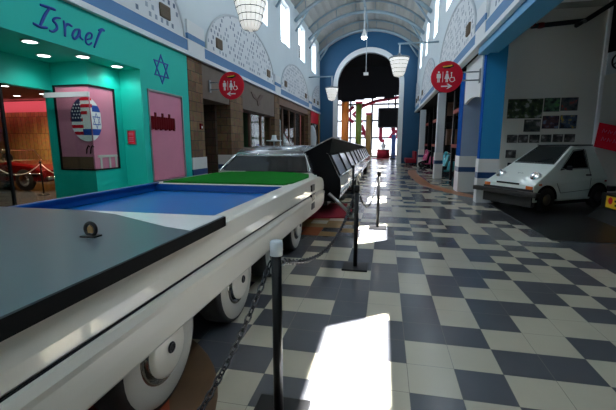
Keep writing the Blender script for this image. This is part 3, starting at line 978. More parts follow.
shop_left(12.95, 16.95, 2.72, M['sglass'], 94, mat('shop_green', (.05, .16, .05), .7), 'green shopfront window with the bird emblem')
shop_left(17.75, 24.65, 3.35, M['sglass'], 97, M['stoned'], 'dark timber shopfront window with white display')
shop_left(25.5, 28.95, 3.0, M['sglass'], 98, mat('shop_red', (.35, .02, .03), .7), 'red shopfront window by the arch wall')
# bird emblem on header
m = MB()
for q in ([(-.75, .22), (-.3, .14), (.0, .02), (.05, -.06), (-.2, -.02), (-.5, .04)], [(0, .02), (.35, .24), (.75, .26), (.45, .06), (.1, -.07)], [(-.1, .0), (.15, -.02), (.3, -.16), (.05, -.24), (-.02, -.14)]):
    m.prism([(14.6 + a, 3.22 + b_) for a, b_ in q], 'x', -5.117, -5.09)
tag(m.build('bird_emblem', mat('emblem_brown', (.09, .05, .035), .6)), 'dark flying bird emblem on the brown shop header', 'emblem')


def shop_item(kind, x, y, z, label):
    t = thing(kind, label, 'display', (x, y, z), 0)
    return t


t = thing('shop_poster', 'tall white and blue poster in the green shop window', 'poster', (-5.55, 15.75, .95))
MB().box(-.01, .01, -.3, .3, 0, 1.35).build('sheet', M['whiteink'], t)
MB().box(.01, .014, -.22, .22, .15, .5).build('print', M['blueink'], t)
t = thing('gown_display', 'white gown like display on a stand in the dark timber window', 'mannequin', (-5.95, 20.2, 0))
MB().lathe([(.02, 0), (.03, 1.55)], (0, 0, 0), seg=8).build('stand', M['black'], t)
MB().lathe([(.75, 1.35), (.62, 1.6), (.3, 2.1), (.2, 2.4), (.26, 2.65), (.12, 2.85), (.05, 2.95)], (0, 0, 0), seg=18).build('gown', M['whiteink'], t)
t = thing('gown_display', 'smaller grey garment display in the dark timber window', 'mannequin', (-5.95, 18.5, 0))
MB().lathe([(.02, 0), (.03, 1.2)], (0, 0, 0), seg=8).build('stand', M['black'], t)
MB().lathe([(.25, 1.0), (.28, 1.5), (.2, 1.9), (.3, 2.3), (.1, 2.6)], (0, 0, 0), seg=16).build('gown', M['piergrey'], t)
t = thing('gown_display', 'white garment display before the red shop window', 'mannequin', (-5.2, 26.4, 0))
MB().lathe([(.2, 0), (.02, .04), (.03, .9)], (0, 0, 0), seg=10).build('stand', M['black'], t)
MB().lathe([(.4, .7), (.3, 1.3), (.36, 1.9), (.28, 2.4), (.1, 2.75)], (0, 0, 0), seg=16).build('gown', M['piergrey'], t)
struct(MB().box(-5.14, -5.06, 28.45, 28.95, 0, 3.7).build('trim_94', M['ochre']), 'ochre corner post by the arch wall', 'trim')
struct(MB().box(-5.14, -5.09, 25.6, 28.4, 2.9, 3.7).build('trim_95', M['red']), 'red header board by the arch wall', 'trim')

# ================================================================== RIGHT SIDE: piers, bay, storefront racks
def pier(y0, y1, x1, m_, label, z1=3.56, x0=XR):
    t = thing('wall_pier', label, 'pillar', (x0, y0, 0), 0, 'square piers along the right side')
    d = y1 - y0
    MB().box(0, x1, 0, d, 1.1, z1).build('shaft', m_, t)
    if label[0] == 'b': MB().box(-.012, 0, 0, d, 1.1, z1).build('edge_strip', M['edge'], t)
    MB().box(-.03, x1 + .0, -.03, d, 0, .62).box(-.03, x1 + .0, -.03, d, .77, 1.1).build('base', M['basew'], t)
    MB().box(-.035, x1 + .0, -.035, d, .62, .77).build('base_stripe', M['baseb'], t)
    return t


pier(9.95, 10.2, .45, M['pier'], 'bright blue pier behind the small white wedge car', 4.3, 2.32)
pier(16.6, 16.9, .30, M['piergrey'], 'grey white pier between the aqua and the pink scooters')
pier(24.6, 24.95, .32, M['piergrey'], 'farthest grey white pier before the dark blue arch wall')
# lintel over the open bay
struct(MB().box(2.1, 2.31, YB, 9.9, 3.56, 3.74).box(2.31, 2.55, YB, 9.9, 3.60, 3.74).build('trim_96', M['bandl']), 'bright blue lintel over the open bay', 'trim')
# white panel over the right doorway, with an arched underside
pts = [(10.2, 3.72), (10.2, 2.62)] + [(10.2 + 1.9 * k / 10, 2.62 + .10 * sin(pi * k / 10)) for k in range(1, 10)] + [(12.1, 2.62), (12.1, 3.72)]
struct(MB().prism(pts, 'x', 2.27, 2.34).build('wall_door_panel', M['white']), 'white panel with an arched underside over the right doorway', 'wall')
# bay back wall (its end shows as a grey blue pier)
struct(MB().box(2.86, 9.2, 12.13, 12.33, 0, 5.4).build('wall_bay', M['grey']), 'grey back wall of the open bay', 'wall')
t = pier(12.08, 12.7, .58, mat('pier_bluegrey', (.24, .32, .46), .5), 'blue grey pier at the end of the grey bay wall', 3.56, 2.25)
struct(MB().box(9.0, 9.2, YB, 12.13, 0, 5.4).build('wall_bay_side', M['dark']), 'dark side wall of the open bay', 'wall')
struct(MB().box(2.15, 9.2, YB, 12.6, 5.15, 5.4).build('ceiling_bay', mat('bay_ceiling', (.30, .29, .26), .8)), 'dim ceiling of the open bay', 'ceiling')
struct(MB().box(2.86, 2.93, 12.07, 12.13, .0, 5.1).build('trim_97', M['piergrey']), 'pale corner strip of the bay wall', 'trim')
struct(MB().box(2.56, 9.0, 6.16, 12.1, .001, .006).build('floor_bay', mat('bay_floor_black', (.010, .010, .011), .35)), 'black floor of the open bay', 'floor')

# pipes under the bay ceiling
t = thing('ceiling_pipe', 'black and red pipe run dropping below the bay ceiling', 'pipe', (3.4, 10.5, 4.3))
MB().tube([(.05, 0, .7), (0, 0, .35), (.0, 0, .0), (1.15, 0, .06), (1.75, 0, .45), (2.6, -.2, .7)], .06, 8).build('pipe', M['black'], t)
for p in ((0, 0, .32), (0, 0, .03), (.2, 0, .01), (.05, 0, .6)):
    MB().lathe([(.085, -.05), (.085, .05)], p, 'z', 12).build('coupling', M['redink'], t)
MB().tube([(1.15, 0, .06), (.85, -.3, -.12)], .05, 8).build('branch', M['black'], t)
t = thing('ceiling_fixture', 'pale flat box fixture on the bay ceiling', 'light fixture', (4.0, 10.2, 4.86))
MB().box(-.45, .75, -.5, .5, 0, .285).build('case', M['grey'], t)
MB().box(-.4, .7, -.45, .45, -.015, 0).build('diffuser', M['whiteink'], t)

# wall photographs
PH = [(3.27, 2.68, 4.14, 2.16), (4.17, 2.69, 4.55, 2.33), (4.58, 2.69, 4.98, 2.35), (3.72, 2.13, 4.13, 1.8), (4.17, 2.22, 4.57, 1.88), (4.60, 2.23, 5.0, 1.88),
      (3.32, 1.72, 3.57, 1.5), (3.61, 1.72, 3.85, 1.5), (3.89, 1.72, 4.14, 1.5), (4.18, 1.72, 4.43, 1.52), (4.47, 1.73, 4.71, 1.52), (4.75, 1.73, 5.0, 1.52), (3.32, 1.30, 3.58, 1.08)]
PL = ['largest photo at the upper left of the bay wall, cars on grass', 'photo with a green patch in the top row of the bay wall', 'photo with a red car at the top right of the bay wall',
      'photo hanging right under the largest one', 'photo of blue shapes in the middle row of the bay wall', 'photo with a yellow patch in the middle row of the bay wall',
      'small photo, first from the left in the row of six', 'small photo, second from the left in the row of six', 'small photo, third from the left in the row of six',
      'small photo, fourth from the left in the row of six', 'small photo, fifth from the left in the row of six', 'small photo, last on the right in the row of six',
      'small photo alone below the row of six']


def mat_photo(i, a, b_, c):
    m = bpy.data.materials.new('photo_print'); m.use_nodes = True
    nt = m.node_tree; p = nt.nodes['Principled BSDF']; p.inputs['Roughness'].default_value = .35
    tc = nt.nodes.new('ShaderNodeTexCoord'); n = nt.nodes.new('ShaderNodeTexNoise')
    n.inputs['Scale'].default_value = 7; n.inputs['Detail'].default_value = 3; n.noise_dimensions = '4D'; n.inputs['W'].default_value = i * 3.3
    rp = nt.nodes.new('ShaderNodeValToRGB')
    e = rp.color_ramp.elements
    e[0].position = .38; e[0].color = (*a, 1); e[1].position = .64; e[1].color = (*b_, 1)
    k = rp.color_ramp.elements.new(.55); k.color = (*c, 1)
    nt.links.new(tc.outputs['Object'], n.inputs['Vector']); nt.links.new(n.outputs['Fac'], rp.inputs[0])
    nt.links.new(rp.outputs[0], p.inputs['Base Color'])
    return m


PC = [((.02, .03, .02), (.35, .38, .36), (.07, .10, .04)), ((.02, .02, .02), (.10, .35, .08), (.10, .2, .12)), ((.03, .04, .05), (.5, .06, .05), (.12, .12, .12)),
      ((.02, .03, .04), (.3, .3, .32), (.08, .09, .07)), ((.02, .02, .05), (.2, .28, .45), (.12, .06, .06)), ((.02, .02, .03), (.6, .42, .03), (.08, .12, .2))]
for i, (x0, z1, x1, z0) in enumerate(PH):
    x0, x1, z0, z1 = x0 * 1.066, x1 * 1.066, 1.48 + (z0 - 1.48) * 1.066, 1.48 + (z1 - 1.48) * 1.066
    t = thing('wall_photograph', PL[i], 'photograph', ((x0 + x1) / 2, 12.129, (z0 + z1) / 2), 0, 'photographs on the bay wall')
    hx, hz = (x1 - x0) / 2, (z1 - z0) / 2
    MB().box(-hx, hx, -.02, 0, -hz, hz).build('backing', M['black'], t)
    MB().box(-hx + .008, hx - .008, -.023, -.02, -hz + .008, hz - .008).build('print', mat_photo(i, *(PC[i] if i < 6 else ((.03, .03, .03), (.35, .34, .33), (.12, .11, .10)))), t)

# right edge display: post, board with ring emblem, red banner, plinth with yellow sign
t = thing('display_booth', 'tall white metal post frame at the right edge', 'frame', (5.25, 10.9, 0))
MB().box(-.035, .035, -.035, .035, 0, 4.98).build('post', M['whiteink'], t)
MB().box(.035, 2.6, -.02, .02, 3.4, 4.95).build('panel', M['dark'], t)
t = thing('brand_board', 'pale board with a black ring emblem on the right edge frame', 'sign', (5.27, 10.83, 3.15))
m = MB().prism([(0, .0), (1.9, .32), (1.9, .92), (0, .52)], 'y', -.03, .0); m.build('board', M['piergrey'], t)
m = MB().tube([(.24 + .14 * cos(a * pi / 12), -.04, .31 + .17 * sin(a * pi / 12)) for a in range(24)], .022, 6, close=True)
m.tube([(.13, -.04, .24), (.35, -.04, .38)], .02, 6); m.build('emblem', M['black'], t)
text_mesh('R', 'letter', M['black'], t, .42, Matrix.Translation((.56, -.035, .40)) @ basis((0, 0, 0), (1, 0, .15), (0, 0, 1)), .004, .3)
t = thing('red_banner', 'red tilted banner with faint script at the right edge', 'banner', (5.2, 10.75, 1.4))
MB().prism([(-.02, .0), (1.4, -.34), (1.46, .28), (.04, .60)], 'y', -.015, 0).build('sheet', M['red'], t)
m = MB()
for (u, v) in ((.12, .38), (.12, .18)):
    for k in range(7):
        a = u + k * .13
        z = v - a * .235
        m.tube([(a, -.02, z), (a + .03, -.02, z + .09), (a + .06, -.02, z), (a + .1, -.02, z + .05)], .008, 5)
m.build('script', M['pink'], t)
t = thing('display_plinth', 'low black display plinth at the lower right edge', 'plinth', (4.1, 5.9, 0))
MB().box(.25, 4.5, 0, 2.6, 0, .5).build('body', M['black'], t, .02)
MB().prism([(0, 0), (.25, 0), (.25, .2)], 'y', .02, 2.58).build('kickboard', M['black'], t)
t = thing('yellow_sign', 'small yellow sign with a red mark on the black plinth', 'sign', (4.345, 8.28, .24))
MB().box(-.02, 0, -.9, 0, 0, .22).build('panel', M['yellow'], t)
MB().lathe([(.07, 0), (.07, .004)], (-.024, -.15, .14), 'x', 16).build('red_mark', M['red'], t)
MB().box(-.024, -.02, -.6, -.3, .05, .09).box(-.024, -.02, -.6, -.28, .13, .17).build('text_lines', M['black'], t)


# ------- right store fronts with red racks
def rack(y0, y1, x, label, zs_):
    t = thing('storage_rack', label, 'rack', (x, (y0 + y1) / 2, 0), 0, 'red beamed racks in the right hand storefronts')
    h = (y1 - y0) / 2
    for yy in (-h, 0, h):
        MB().box(-.05, .05, yy - .05, yy + .05, 0, 3.6).build('upright', M['black'], t)
    for z in zs_:
        MB().box(-.06, .06, -h, h, z - .07, z + .07).build('beam', M['rust'], t)
        MB().box(.06, .9, -h, h, z - .02, z + .02).build('shelf', M['dark'], t)


rack(12.9, 16.5, 2.75, 'dark rack with red beams just beyond the blue grey pier', (1.38, 2.75))
rack(18.9, 23.3, 2.75, 'dark rack with rusty beams between the grey white piers', (1.38, 2.75))
rack(25.6, 28.8, 2.75, 'dark rack by the foot of the blue arch wall', (1.38, 2.75))
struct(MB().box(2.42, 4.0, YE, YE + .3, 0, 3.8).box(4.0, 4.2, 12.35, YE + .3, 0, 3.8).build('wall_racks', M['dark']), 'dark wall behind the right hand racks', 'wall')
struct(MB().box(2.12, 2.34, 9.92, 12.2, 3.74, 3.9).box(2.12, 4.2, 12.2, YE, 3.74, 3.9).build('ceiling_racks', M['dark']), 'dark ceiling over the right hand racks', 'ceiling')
for i, (x, y, z, m_, l) in enumerate(((3.2, 14.3, 2.77, 'whiteink', 'white rounded bundle on the upper shelf of the near rack'), (3.2, 15.4, 2.77, 'olive', 'olive bundle on the upper shelf of the near rack'),
                                      (3.2, 16.0, 1.4, 'whiteink', 'white rounded bundle on the lower shelf of the near rack'), (3.2, 15.2, 1.4, 'olive', 'green bundle on the lower shelf of the near rack'),
                                      (3.15, 13.6, 1.4, 'piergrey', 'grey bundle at the near end of the lower shelf of the near rack'),
                                      (3.2, 21.5, 1.4, 'ochre', 'ochre crate on the lower shelf of the second rack'), (3.2, 19.5, 1.4, 'wood', 'brown crate on the lower shelf of the second rack'),
                                      (3.2, 20.5, 2.77, 'wood', 'brown crate on the upper shelf of the second rack'), (3.2, 22.6, 2.77, 'ochre', 'ochre crate on the upper shelf of the second rack'))):
    if 'crate' in l:
        o = MB().box(-.3, .3, -.4, .4, 0, .75).box(-.33, .33, -.43, .43, .68, .76).build('crate', M[m_], loc=(x, y, z), bevel=.01); cat = 'crate'
    else:
        o = MB().lathe([(.1, 0), (.3, .08), (.36, .3), (.28, .55), (.1, .66)], (0, 0, 0), seg=16).build('bundle', M[m_], loc=(x, y, z)); cat = 'bundle'
    tag(o, l, cat, 'goods on the red racks')


def scooter(x, y, rz, m_, label):
    t = thing('motor_scooter', label, 'scooter', (x, y, 0), rz, 'parked motor scooters')
    # front = -y local
    for yy in (-.55, .6):
        w = MB().lathe([(.1, -.05), (.2, -.05), (.235, -.02), (.235, .02), (.2, .05), (.1, .05)], (0, yy, .235), 'x', 22).build('wheel', M['rubber'], t)
        MB().lathe([(.02, -.056), (.1, -.052), (.1, .052), (.02, .056)], (0, yy, .235), 'x', 16).build('hub', M['chrome'], w)
    MB().prism([(-.62, .45), (-.3, .46), (-.12, .98), (-.2, 1.0), (-.42, .5)], 'x', -.17, .17).build('front_shield', m_, t, .03)
    MB().loft([[(-.04 * k, -.82, .33), (.04 * k, -.82, .33)] + [(.07 * k, -.6, .5), (.07 * k, -.36, .47), (-.07 * k, -.36, .47), (-.07 * k, -.6, .5)] for k in (.9, 1.0)], caps=True).build('front_fender', M['whiteink'] if m_ != M['yellow'] else m_, t)
    MB().box(-.14, .14, -.35, .15, .2, .27).build('footboard', m_, t, .02)
    MB().prism([(.05, .26), (.15, .68), (.75, .66), (.92, .45), (.7, .3), (.35, .24)], 'x', -.19, .19).build('rear_body', m_, t, .05)
    MB().prism([(.1, .68), (.14, .76), (.72, .77), (.8, .67)], 'x', -.15, .15).build('seat', M['black'], t, .03)
    MB().tube([(-.33, -.1, 1.0), (-.1, -.2, 1.06), (.1, -.2, 1.06), (.33, -.1, 1.0)], .018, 8).build('handlebar', M['chrome'], t)
    MB().lathe([(.05, -.06), (.09, -.0), (.08, .06)], (0, -.24, 1.04), 'y', 16).build('headlight', m_, t)
    MB().tube([(0, -.55, .24), (0, -.3, .7), (0, -.2, 1.04)], .025, 8).build('fork', M['chrome'], t)
    MB().tube([(.1, .0, .02), (.08, .05, .22)], .012, 6).build('kickstand', M['chrome'], t)


scooter(2.9, 18.05, R_(-52), M['aqua'], 'aqua motor scooter beside the grey white pier')
scooter(3.35, 17.1, R_(-25), M['yellow'], 'yellow motor scooter half hidden behind the blue grey pier')
scooter(2.7, 24.1, R_(-60), M['pinkp'], 'pink motor scooter beyond the middle grey white pier')


# ================================================================== ROUND RESTROOM SIGNS
def round_sign(cx_, wall_x, y, z, arrow, label):
    t = thing('restroom_sign', label, 'sign', (cx_, y, z))
    r = .385
    MB().lathe([(r - .01, -.03), (r, -.02), (r, .02), (r - .01, .03)], (0, 0, 0), 'y', 40).build('disc', M['red'], t)
    s = 1 if wall_x > cx_ else -1
    b_ = MB()
    L = abs(wall_x - cx_)
    for zz in (-.1, .1): b_.box(min(s * (r - .03), s * L), max(s * (r - .03), s * L), -.015, .015, zz - .015, zz + .015)
    b_.box(min(s * (L - .02), s * L), max(s * (L - .02), s * L), -.06, .06, -.17, .17)
    b_.build('bracket', M['lampmetal'], t)
    F = -.033
    def fig(name, u, skirt):
        q = MB()
        q.lathe([(.026, 0), (.026, .003)], (u, F, .115), 'y', 14)
        if skirt: q.prism([(u - .025, .08), (u + .025, .08), (u + .06, -.05), (u - .06, -.05)], 'y', F, F + .003)
        else: q.prism([(u - .05, .08), (u + .05, .08), (u + .05, -.03), (u - .05, -.03)], 'y', F, F + .003)
        q.prism([(u - .028, -.05 if skirt else -.03), (u - .004, -.05 if skirt else -.03), (u - .004, -.13), (u - .028, -.13)], 'y', F, F + .003)
        q.prism([(u + .004, -.05 if skirt else -.03), (u + .028, -.05 if skirt else -.03), (u + .028, -.13), (u + .004, -.13)], 'y', F, F + .003)
        q.build(name, M['whiteink'], t)
    fig('man_pictogram', -.20, False); fig('woman_pictogram', 0.0, True)
    MB().box(-.107, -.095, F, F + .003, -.13, .13).build('divider', M['whiteink'], t)
    q = MB()
    q.lathe([(.02, 0), (.02, .003)], (.105, F, .09), 'y', 12)
    q.tube([(.105, F, .06), (.11, F, -.02), (.17, F, -.02), (.195, F, -.1)], .011, 6)
    q.tube([(.13 + .06 * cos(a), F, -.065 + .06 * sin(a)) for a in [2.2 + .35 * k for k in range(12)]], .009, 6)
    q.build('wheelchair_pictogram', M['whiteink'], t)
    q = MB(); a = 1 if arrow == 'right' else -1
    q.prism([(a * -.13, -.215), (a * .07, -.215), (a * .07, -.245), (a * -.13, -.245)], 'y', F, F + .003)
    q.prism([(a * .04, -.17), (a * .14, -.23), (a * .04, -.29), (a * .0, -.29), (a * .08, -.23), (a * .0, -.17)], 'y', F, F + .003)
    q.build('arrow', M['whiteink'], t)
    q = MB(); q.prism([(-.15, .235), (-.05, .275), (.13, .29), (.16, .25), (.05, .2), (-.06, .2)], 'y', F, F + .003)
    q.build('badge', M['black'], t)
    q = MB(); q.tube([(-.11, F, .245), (0, F, .255), (.11, F, .272)], .016, 6); q.build('badge_stripe', M['yellow'], t)


round_sign(-4.42, XL + .001, 10.4, 3.13, 'left', 'round red restroom sign with arrow left by the stone piers')
round_sign(1.47, 2.265, 10.3, 3.15, 'right', 'round red restroom sign with arrow right by the blue pier')


# ================================================================== PENDANT LAMPS
def lantern(x, y, ztop, wall_x, label):
    """basket lantern hung from a wall arm; origin at the bottom tip"""
    t = thing('basket_lantern', label, 'lamp', (x, y, ztop - .78), 0, 'basket shaped lanterns on wall arms')
    prof = [(.05, 0), (.2, .05), (.27, .2), (.30, .36), (.35, .52), (.385, .66), (.42, .78)]
    MB().lathe(prof, (0, 0, 0), seg=28).build('lamp_shade', M['lampglass'], t)
    rb = MB()
    for r_, h in ((.275, .2), (.31, .36), (.36, .52), (.395, .66)):
        rb.tube([(r_ * cos(k * pi / 14), r_ * sin(k * pi / 14), h) for k in range(28)], .012, 6, close=True)
    for k in range(16):
        a = k * pi / 8
        rb.tube([((r_ + .006) * cos(a), (r_ + .006) * sin(a), h) for r_, h in prof], .006, 5)
    rb.build('wire_cage', M['lampmetal'], t)
    MB().lathe([(.36, .76), (.445, .78), (.445, .83), (.38, .86), (.12, .9), (.05, 1.0)], (0, 0, 0), seg=28).build('cap', M['lampmetal'], t)
    za = 5.78 - (ztop - .78)
    MB().tube([(0, 0, 1.0), (0, 0, za)], .03, 8).build('rod', M['piergrey'], t)
    MB().tube([(-.08 if wall_x > x else .08, 0, za), (wall_x - x, 0, za)], .04, 8).build('wall_arm', M['steel'], t)
    l = bpy.data.lights.new('lantern_bulb', 'POINT'); l.energy = 20; l.shadow_soft_size = .25; l.color = (1, .93, .82)


lantern(-3.5, 9.6, 5.12, XL + .001, 'large basket lantern high above the limousine at top left')
lantern(.47, 17.5, 5.16, XR - .004, 'basket lantern on the right wall arm before the black arch opening')
lantern(-3.55, 24.8, 5.02, XL + .001, 'small far basket lantern on the left near the dark blue arch wall')
# crown spotlight and thin hanging sensor
t = thing('crown_spotlight', 'white lit spotlight cone hanging at the crown of the vault', 'light', (-1.5, 24.2, 7.85))
MB().tube([(0, 0, .5), (0, 0, 1.775)], .045, 8).build('stem', M['piergrey'], t)
MB().lathe([(.2, .05), (.14, .25), (.05, .55)], (0, 0, 0), seg=18).build('shade', M['whiteink'], t)
MB().lathe([(.02, -.08), (.13, -.04), (.18, .05)], (0, 0, 0), seg=18).build('bulb', M['bulb'], t)
t = thing('hanging_projector', 'small white box on a long thin rod before the black drape', 'projector', (-1.52, 27.5, 6.25))
MB().box(-.17, .17, -.12, .12, 0, .18).build('case', M['whiteink'], t, .02)
MB().tube([(0, 0, .18), (0, 0, 3.36)], .025, 6).build('rod', M['piergrey'], t)

# ================================================================== LIMOUSINE
LX0, LX1 = -3.27, -1.08      # near body
limo = thing('limousine', 'very long white limousine with a blue pool and a green on its deck', 'limousine', (-2.17, 2.0, 0))
LO = Vector((2.17, -2.0, 0))   # world -> local offset


def LB(): return MB()


def lbuild(mb, name, m_, parent=None, bevel=0):
    mb.v = [(x + LO.x, y + LO.y, z) for x, y, z in mb.v]
    return mb.build(name, m_, parent or limo, bevel)


# near body side panels lofted along y : section polyline on the right side, (inset from outermost, z)
def side_section(k=0.0, dz=0.0, lowz=0.0):
    """list of (dx, z); dx = distance inward from the outermost plane"""
    z = lambda v: .93 - (.93 - v) * (1 + lowz)
    return [(.10, .93), (.05, .928), (.028, .915), (.022, .86), (.018, .80), (.020, z(.735)), (.034, z(.724)), (.034, z(.714)), (.012, z(.706)), (-.004, z(.672)),
            (.004, z(.64)), (.008, z(.56)), (.016, z(.47)), (.03, z(.45)), (.15, z(.43))]


def body_ring(y, taper=0.0, drop=0.0, lowz=0.0, mirror=False):
    s = side_section(lowz=lowz)
    r_ = [(LX1 - dx - taper, y, z - drop * max(0, (z - .45)) / .48) for dx, z in s]
    l_ = [(LX0 + dx + taper, y, z - drop * max(0, (z - .45)) / .48) for dx, z in s]
    return r_, l_


ys = [(-3.2, 0, 0, 0), (-1, 0, 0, 0), (1, 0, 0, 0), (2.4, 0, 0, .03), (3.4, 0, 0, .07), (4, 0, 0, .09), (4.7, 0, 0, .12), (5.4, 0.0, 0.0, .18), (6.0, 0, .0, .23), (6.3, 0, .015, .24), (6.55, .004, .045, .24), (6.75, .012, .09, .22), (6.9, .025, .145, .18), (7.0, .045, .19, .14), (7.08, .08, .235, .09), (7.14, .13, .28, .03), (7.17, .22, .32, -.05)]
mb = LB()
mb.loft([body_ring(*a)[0] for a in ys], closed=False, caps=False, smooth=False)
mb.loft([body_ring(*a)[1] for a in ys], closed=False, caps=False, smooth=False)
# end cap between sides
a, c = body_ring(*ys[-1]); mb.face(a + list(reversed(c)))
a, c = body_ring(*ys[0]); mb.face(a + list(reversed(c)))
# underside and deck strips
mb.box(LX0 + .14, LX1 - .14, -3.2, 6.9, .40, .45)
mb.box(LX1 - .20, LX1 - .09, -3.2, 6.4, .88, .93); mb.box(LX0 + .09, LX0 + .16, -3.2, 6.4, .88, .93)
mb.box(LX0 + .16, LX1 - .20, 4.55, 4.66, .6, .935)
body = lbuild(mb, 'body', M['cream'])
# rear deck ahead of the green up to the glass
mb = LB()
mb.prism([(LX0 + .1, 4.66), (LX1 - .1, 4.66), (LX1 - .12, 6.4), (LX1 - .3, 6.95), (LX0 + .3, 6.95), (LX0 + .12, 6.4)], 'z', .80, .925)
lbuild(mb, 'deck', M['cream'])
# shadow in the body crease, drawn as a thin black tube
mb = LB().tube([(LX1 - .030, -3.1, .719), (LX1 - .030, 2.4, .714), (LX1 - .030, 4.0, .70), (LX1 - .03, 5.4, .682), (LX1 - .036, 6.0, .672)], .006, 6)
lbuild(mb, 'crease_shadow', M['black'])
# pool
mb = LB()
x0, x1, y0, y1, zf = LX0 + .16, LX1 - .20, -3.0, 4.55, .62
mb.face([(x0, y0, zf), (x1, y0, zf), (x1, y1, zf), (x0, y1, zf)])
mb.face([(x0, y1, zf), (x1, y1, zf), (x1, y1, .92), (x0, y1, .92)])
mb.face([(x0, y0, zf), (x0, y1, zf), (x0, y1, .92), (x0, y0, .92)])
mb.face([(x1, y0, zf), (x1, y1, zf), (x1, y1, .92), (x1, y0, .92)])
lbuild(mb, 'pool_basin', M['poolblue'])
mb = LB()
mb.box(x0, x1, y1 - .012, y1 - .002, .84, .93); mb.box(x0 + .002, x0 + .012, y0, y1, .85, .945)
mb.box(x0 - .02, x0 + .05, y0, y1 + .02, .93, .95)
lbuild(mb, 'pool_rim', M['poolrim'])
mb = LB(); mb.face([(x0 + .013, 2.0, .835), (x1 - .002, 2.0, .835), (x1 - .002, y1 - .013, .835), (x0 + .013, y1 - .013, .835)])
lbuild(mb, 'pool_cover', M['poolblue'])
# putting green
pg = [(LX0 + .16, 4.74), (LX1 - .24, 4.74), (LX1 - .16, 4.95), (LX1 - .13, 5.9), (LX1 - .22, 6.35), (LX1 - .42, 6.62), (-2.1, 6.85), (LX0 + .42, 6.75), (LX0 + .2, 6.4)]
lbuild(LB().prism(pg, 'z', .92, .945), 'putting_green', M['turf'])
# deck board with black edge
mb = LB().box(LX0 + .06, LX1 + .02, -3.1, 2.30, .985, .992)
board = lbuild(mb, 'deck_board', M['board'])
mb = LB().box(LX1 - .02, LX1 + .022, -3.1, 2.315, .92, .985).box(LX0 + .05, LX1 + .022, 2.29, 2.315, .935, .985)
mb.box(LX0 + .05, LX1 - .02, -3.1, 2.29, .95, .985)
lbuild(mb, 'board_edge', mat('board_edge_black', (.008, .008, .008), .8, spec=.15))
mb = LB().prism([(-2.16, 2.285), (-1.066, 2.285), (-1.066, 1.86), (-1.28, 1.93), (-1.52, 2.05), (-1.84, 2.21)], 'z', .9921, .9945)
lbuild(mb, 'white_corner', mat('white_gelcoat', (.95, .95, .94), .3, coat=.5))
# hood ornament on the board
mb = LB().box(-1.56, -1.47, 1.60, 1.655, .992, 1.0)
orn = lbuild(mb, 'ornament_base', M['black'])
mb = LB().tube([(-1.515 + .032 * cos(k * pi / 10), 1.63, 1.032 + .034 * sin(k * pi / 10)) for k in range(20)], .010, 8, close=True)
lbuild(mb, 'ornament_ring', M['black'])
mb = LB().prism([(-1.53, 1.012), (-1.50, 1.012), (-1.498, 1.04), (-1.515, 1.056), (-1.532, 1.04)], 'y', 1.625, 1.635)
lbuild(mb, 'ornament_crest', M['ochre'])


# wheels with whitewalls
def limo_wheel(xo, y, first=None, s=1):
    c = (xo, y, .36)
    w = lbuild(LB().lathe([(.2, -.22), (.33, -.22), (.36, -.18), (.36, -.03), (.35, -.008), (.32, -.001), (.2, -.03)], c, 'x', 40), 'wheel', M['rubber'])
    lbuild(LB().lathe([(.205, .002), (.24, .010), (.30, .009), (.325, .0)], c, 'x', 40, cap=False), 'whitewall', M['whitewall'], w)
    lbuild(LB().lathe([(.215, -.03), (.205, .006), (.19, .012), (.18, -.02), (.17, -.02), (.163, .03)], c, 'x', 36, cap=False), 'rim', M['rimmetal'], w)
    lbuild(LB().lathe([(.165, .01), (.163, .035), (.14, .045), (.0001, .05)], c, 'x', 36, cap=False), 'hub_cap', M['cream'], w)
    cc = (c[0] + .052, c[1], c[2])
    q = LB().tube([(cc[0], cc[1] + .026 * cos(k * pi / 8), cc[2] + .026 * sin(k * pi / 8)) for k in range(16)], .007, 6, close=True)
    q.box(cc[0] - .004, cc[0] + .004, cc[1] - .012, cc[1] + .012, cc[2] - .014, cc[2] + .014)
    lbuild(q, 'hub_emblem', M['black'], w)


for yy in (1.70, 2.77, 3.84, 4.91): limo_wheel(-1.18, yy)
# dark wheel wells
mb = LB()
mb.box(-2.9, -1.5, 0.9, 5.7, .30, .40)
lbuild(mb, 'undercarriage', M['rubber'])
# fender vents near the end
for z in (.80, .655, .52):
    lbuild(LB().box(LX1 - .05, LX1 + .004, 5.50, 5.72, z - .05, z + .045), 'vent', M['black'])

# near cabin : glass, roof, pillars
def quad(a, b_, c, d): return [a, b_, c, d]


gb, gt = 6.92, 7.42
lbuild(LB().face([(-3.20, gb, .94), (-1.44, gb - .02, .94), (-1.60, gt, 1.25), (-3.08, gt, 1.25)]), 'rear_window', M['dglass'])
mb = LB()
roof = [(-3.12, 7.40, 1.26), (-1.56, 7.40, 1.26)]
rings = []
for y, zc, xi in ((7.38, 1.265, 0), (7.55, 1.345, .01), (7.8, 1.40, .02), (8.2, 1.435, .02), (9.0, 1.44, .02), (9.8, 1.40, .02)):
    rings.append([(-3.14 + xi, y, 1.22), (-3.08, y, zc - .015), (-2.7, y, zc), (-1.95, y, zc), (-1.60, y, zc - .015), (-1.52 - xi, y, 1.22)])
mb.loft(rings, closed=True, caps=True)
lbuild(mb, 'roof', M['silver'])
mb = LB()
for s, xb, xt in ((1, -1.40, -1.585), (-1, -3.24, -3.09)):
    mb.tube([(xb, gb - .02, .93), (xb - s * .01, gb + .06, .99), (xt, gt - .04, 1.24), (xt, gt + .1, 1.27)], .02, 8)
mb.tube([(-3.09, gt - .03, 1.255), (-1.585, gt - .03, 1.255)], .014, 6)
lbuild(mb, 'window_surround', M['chrome'])
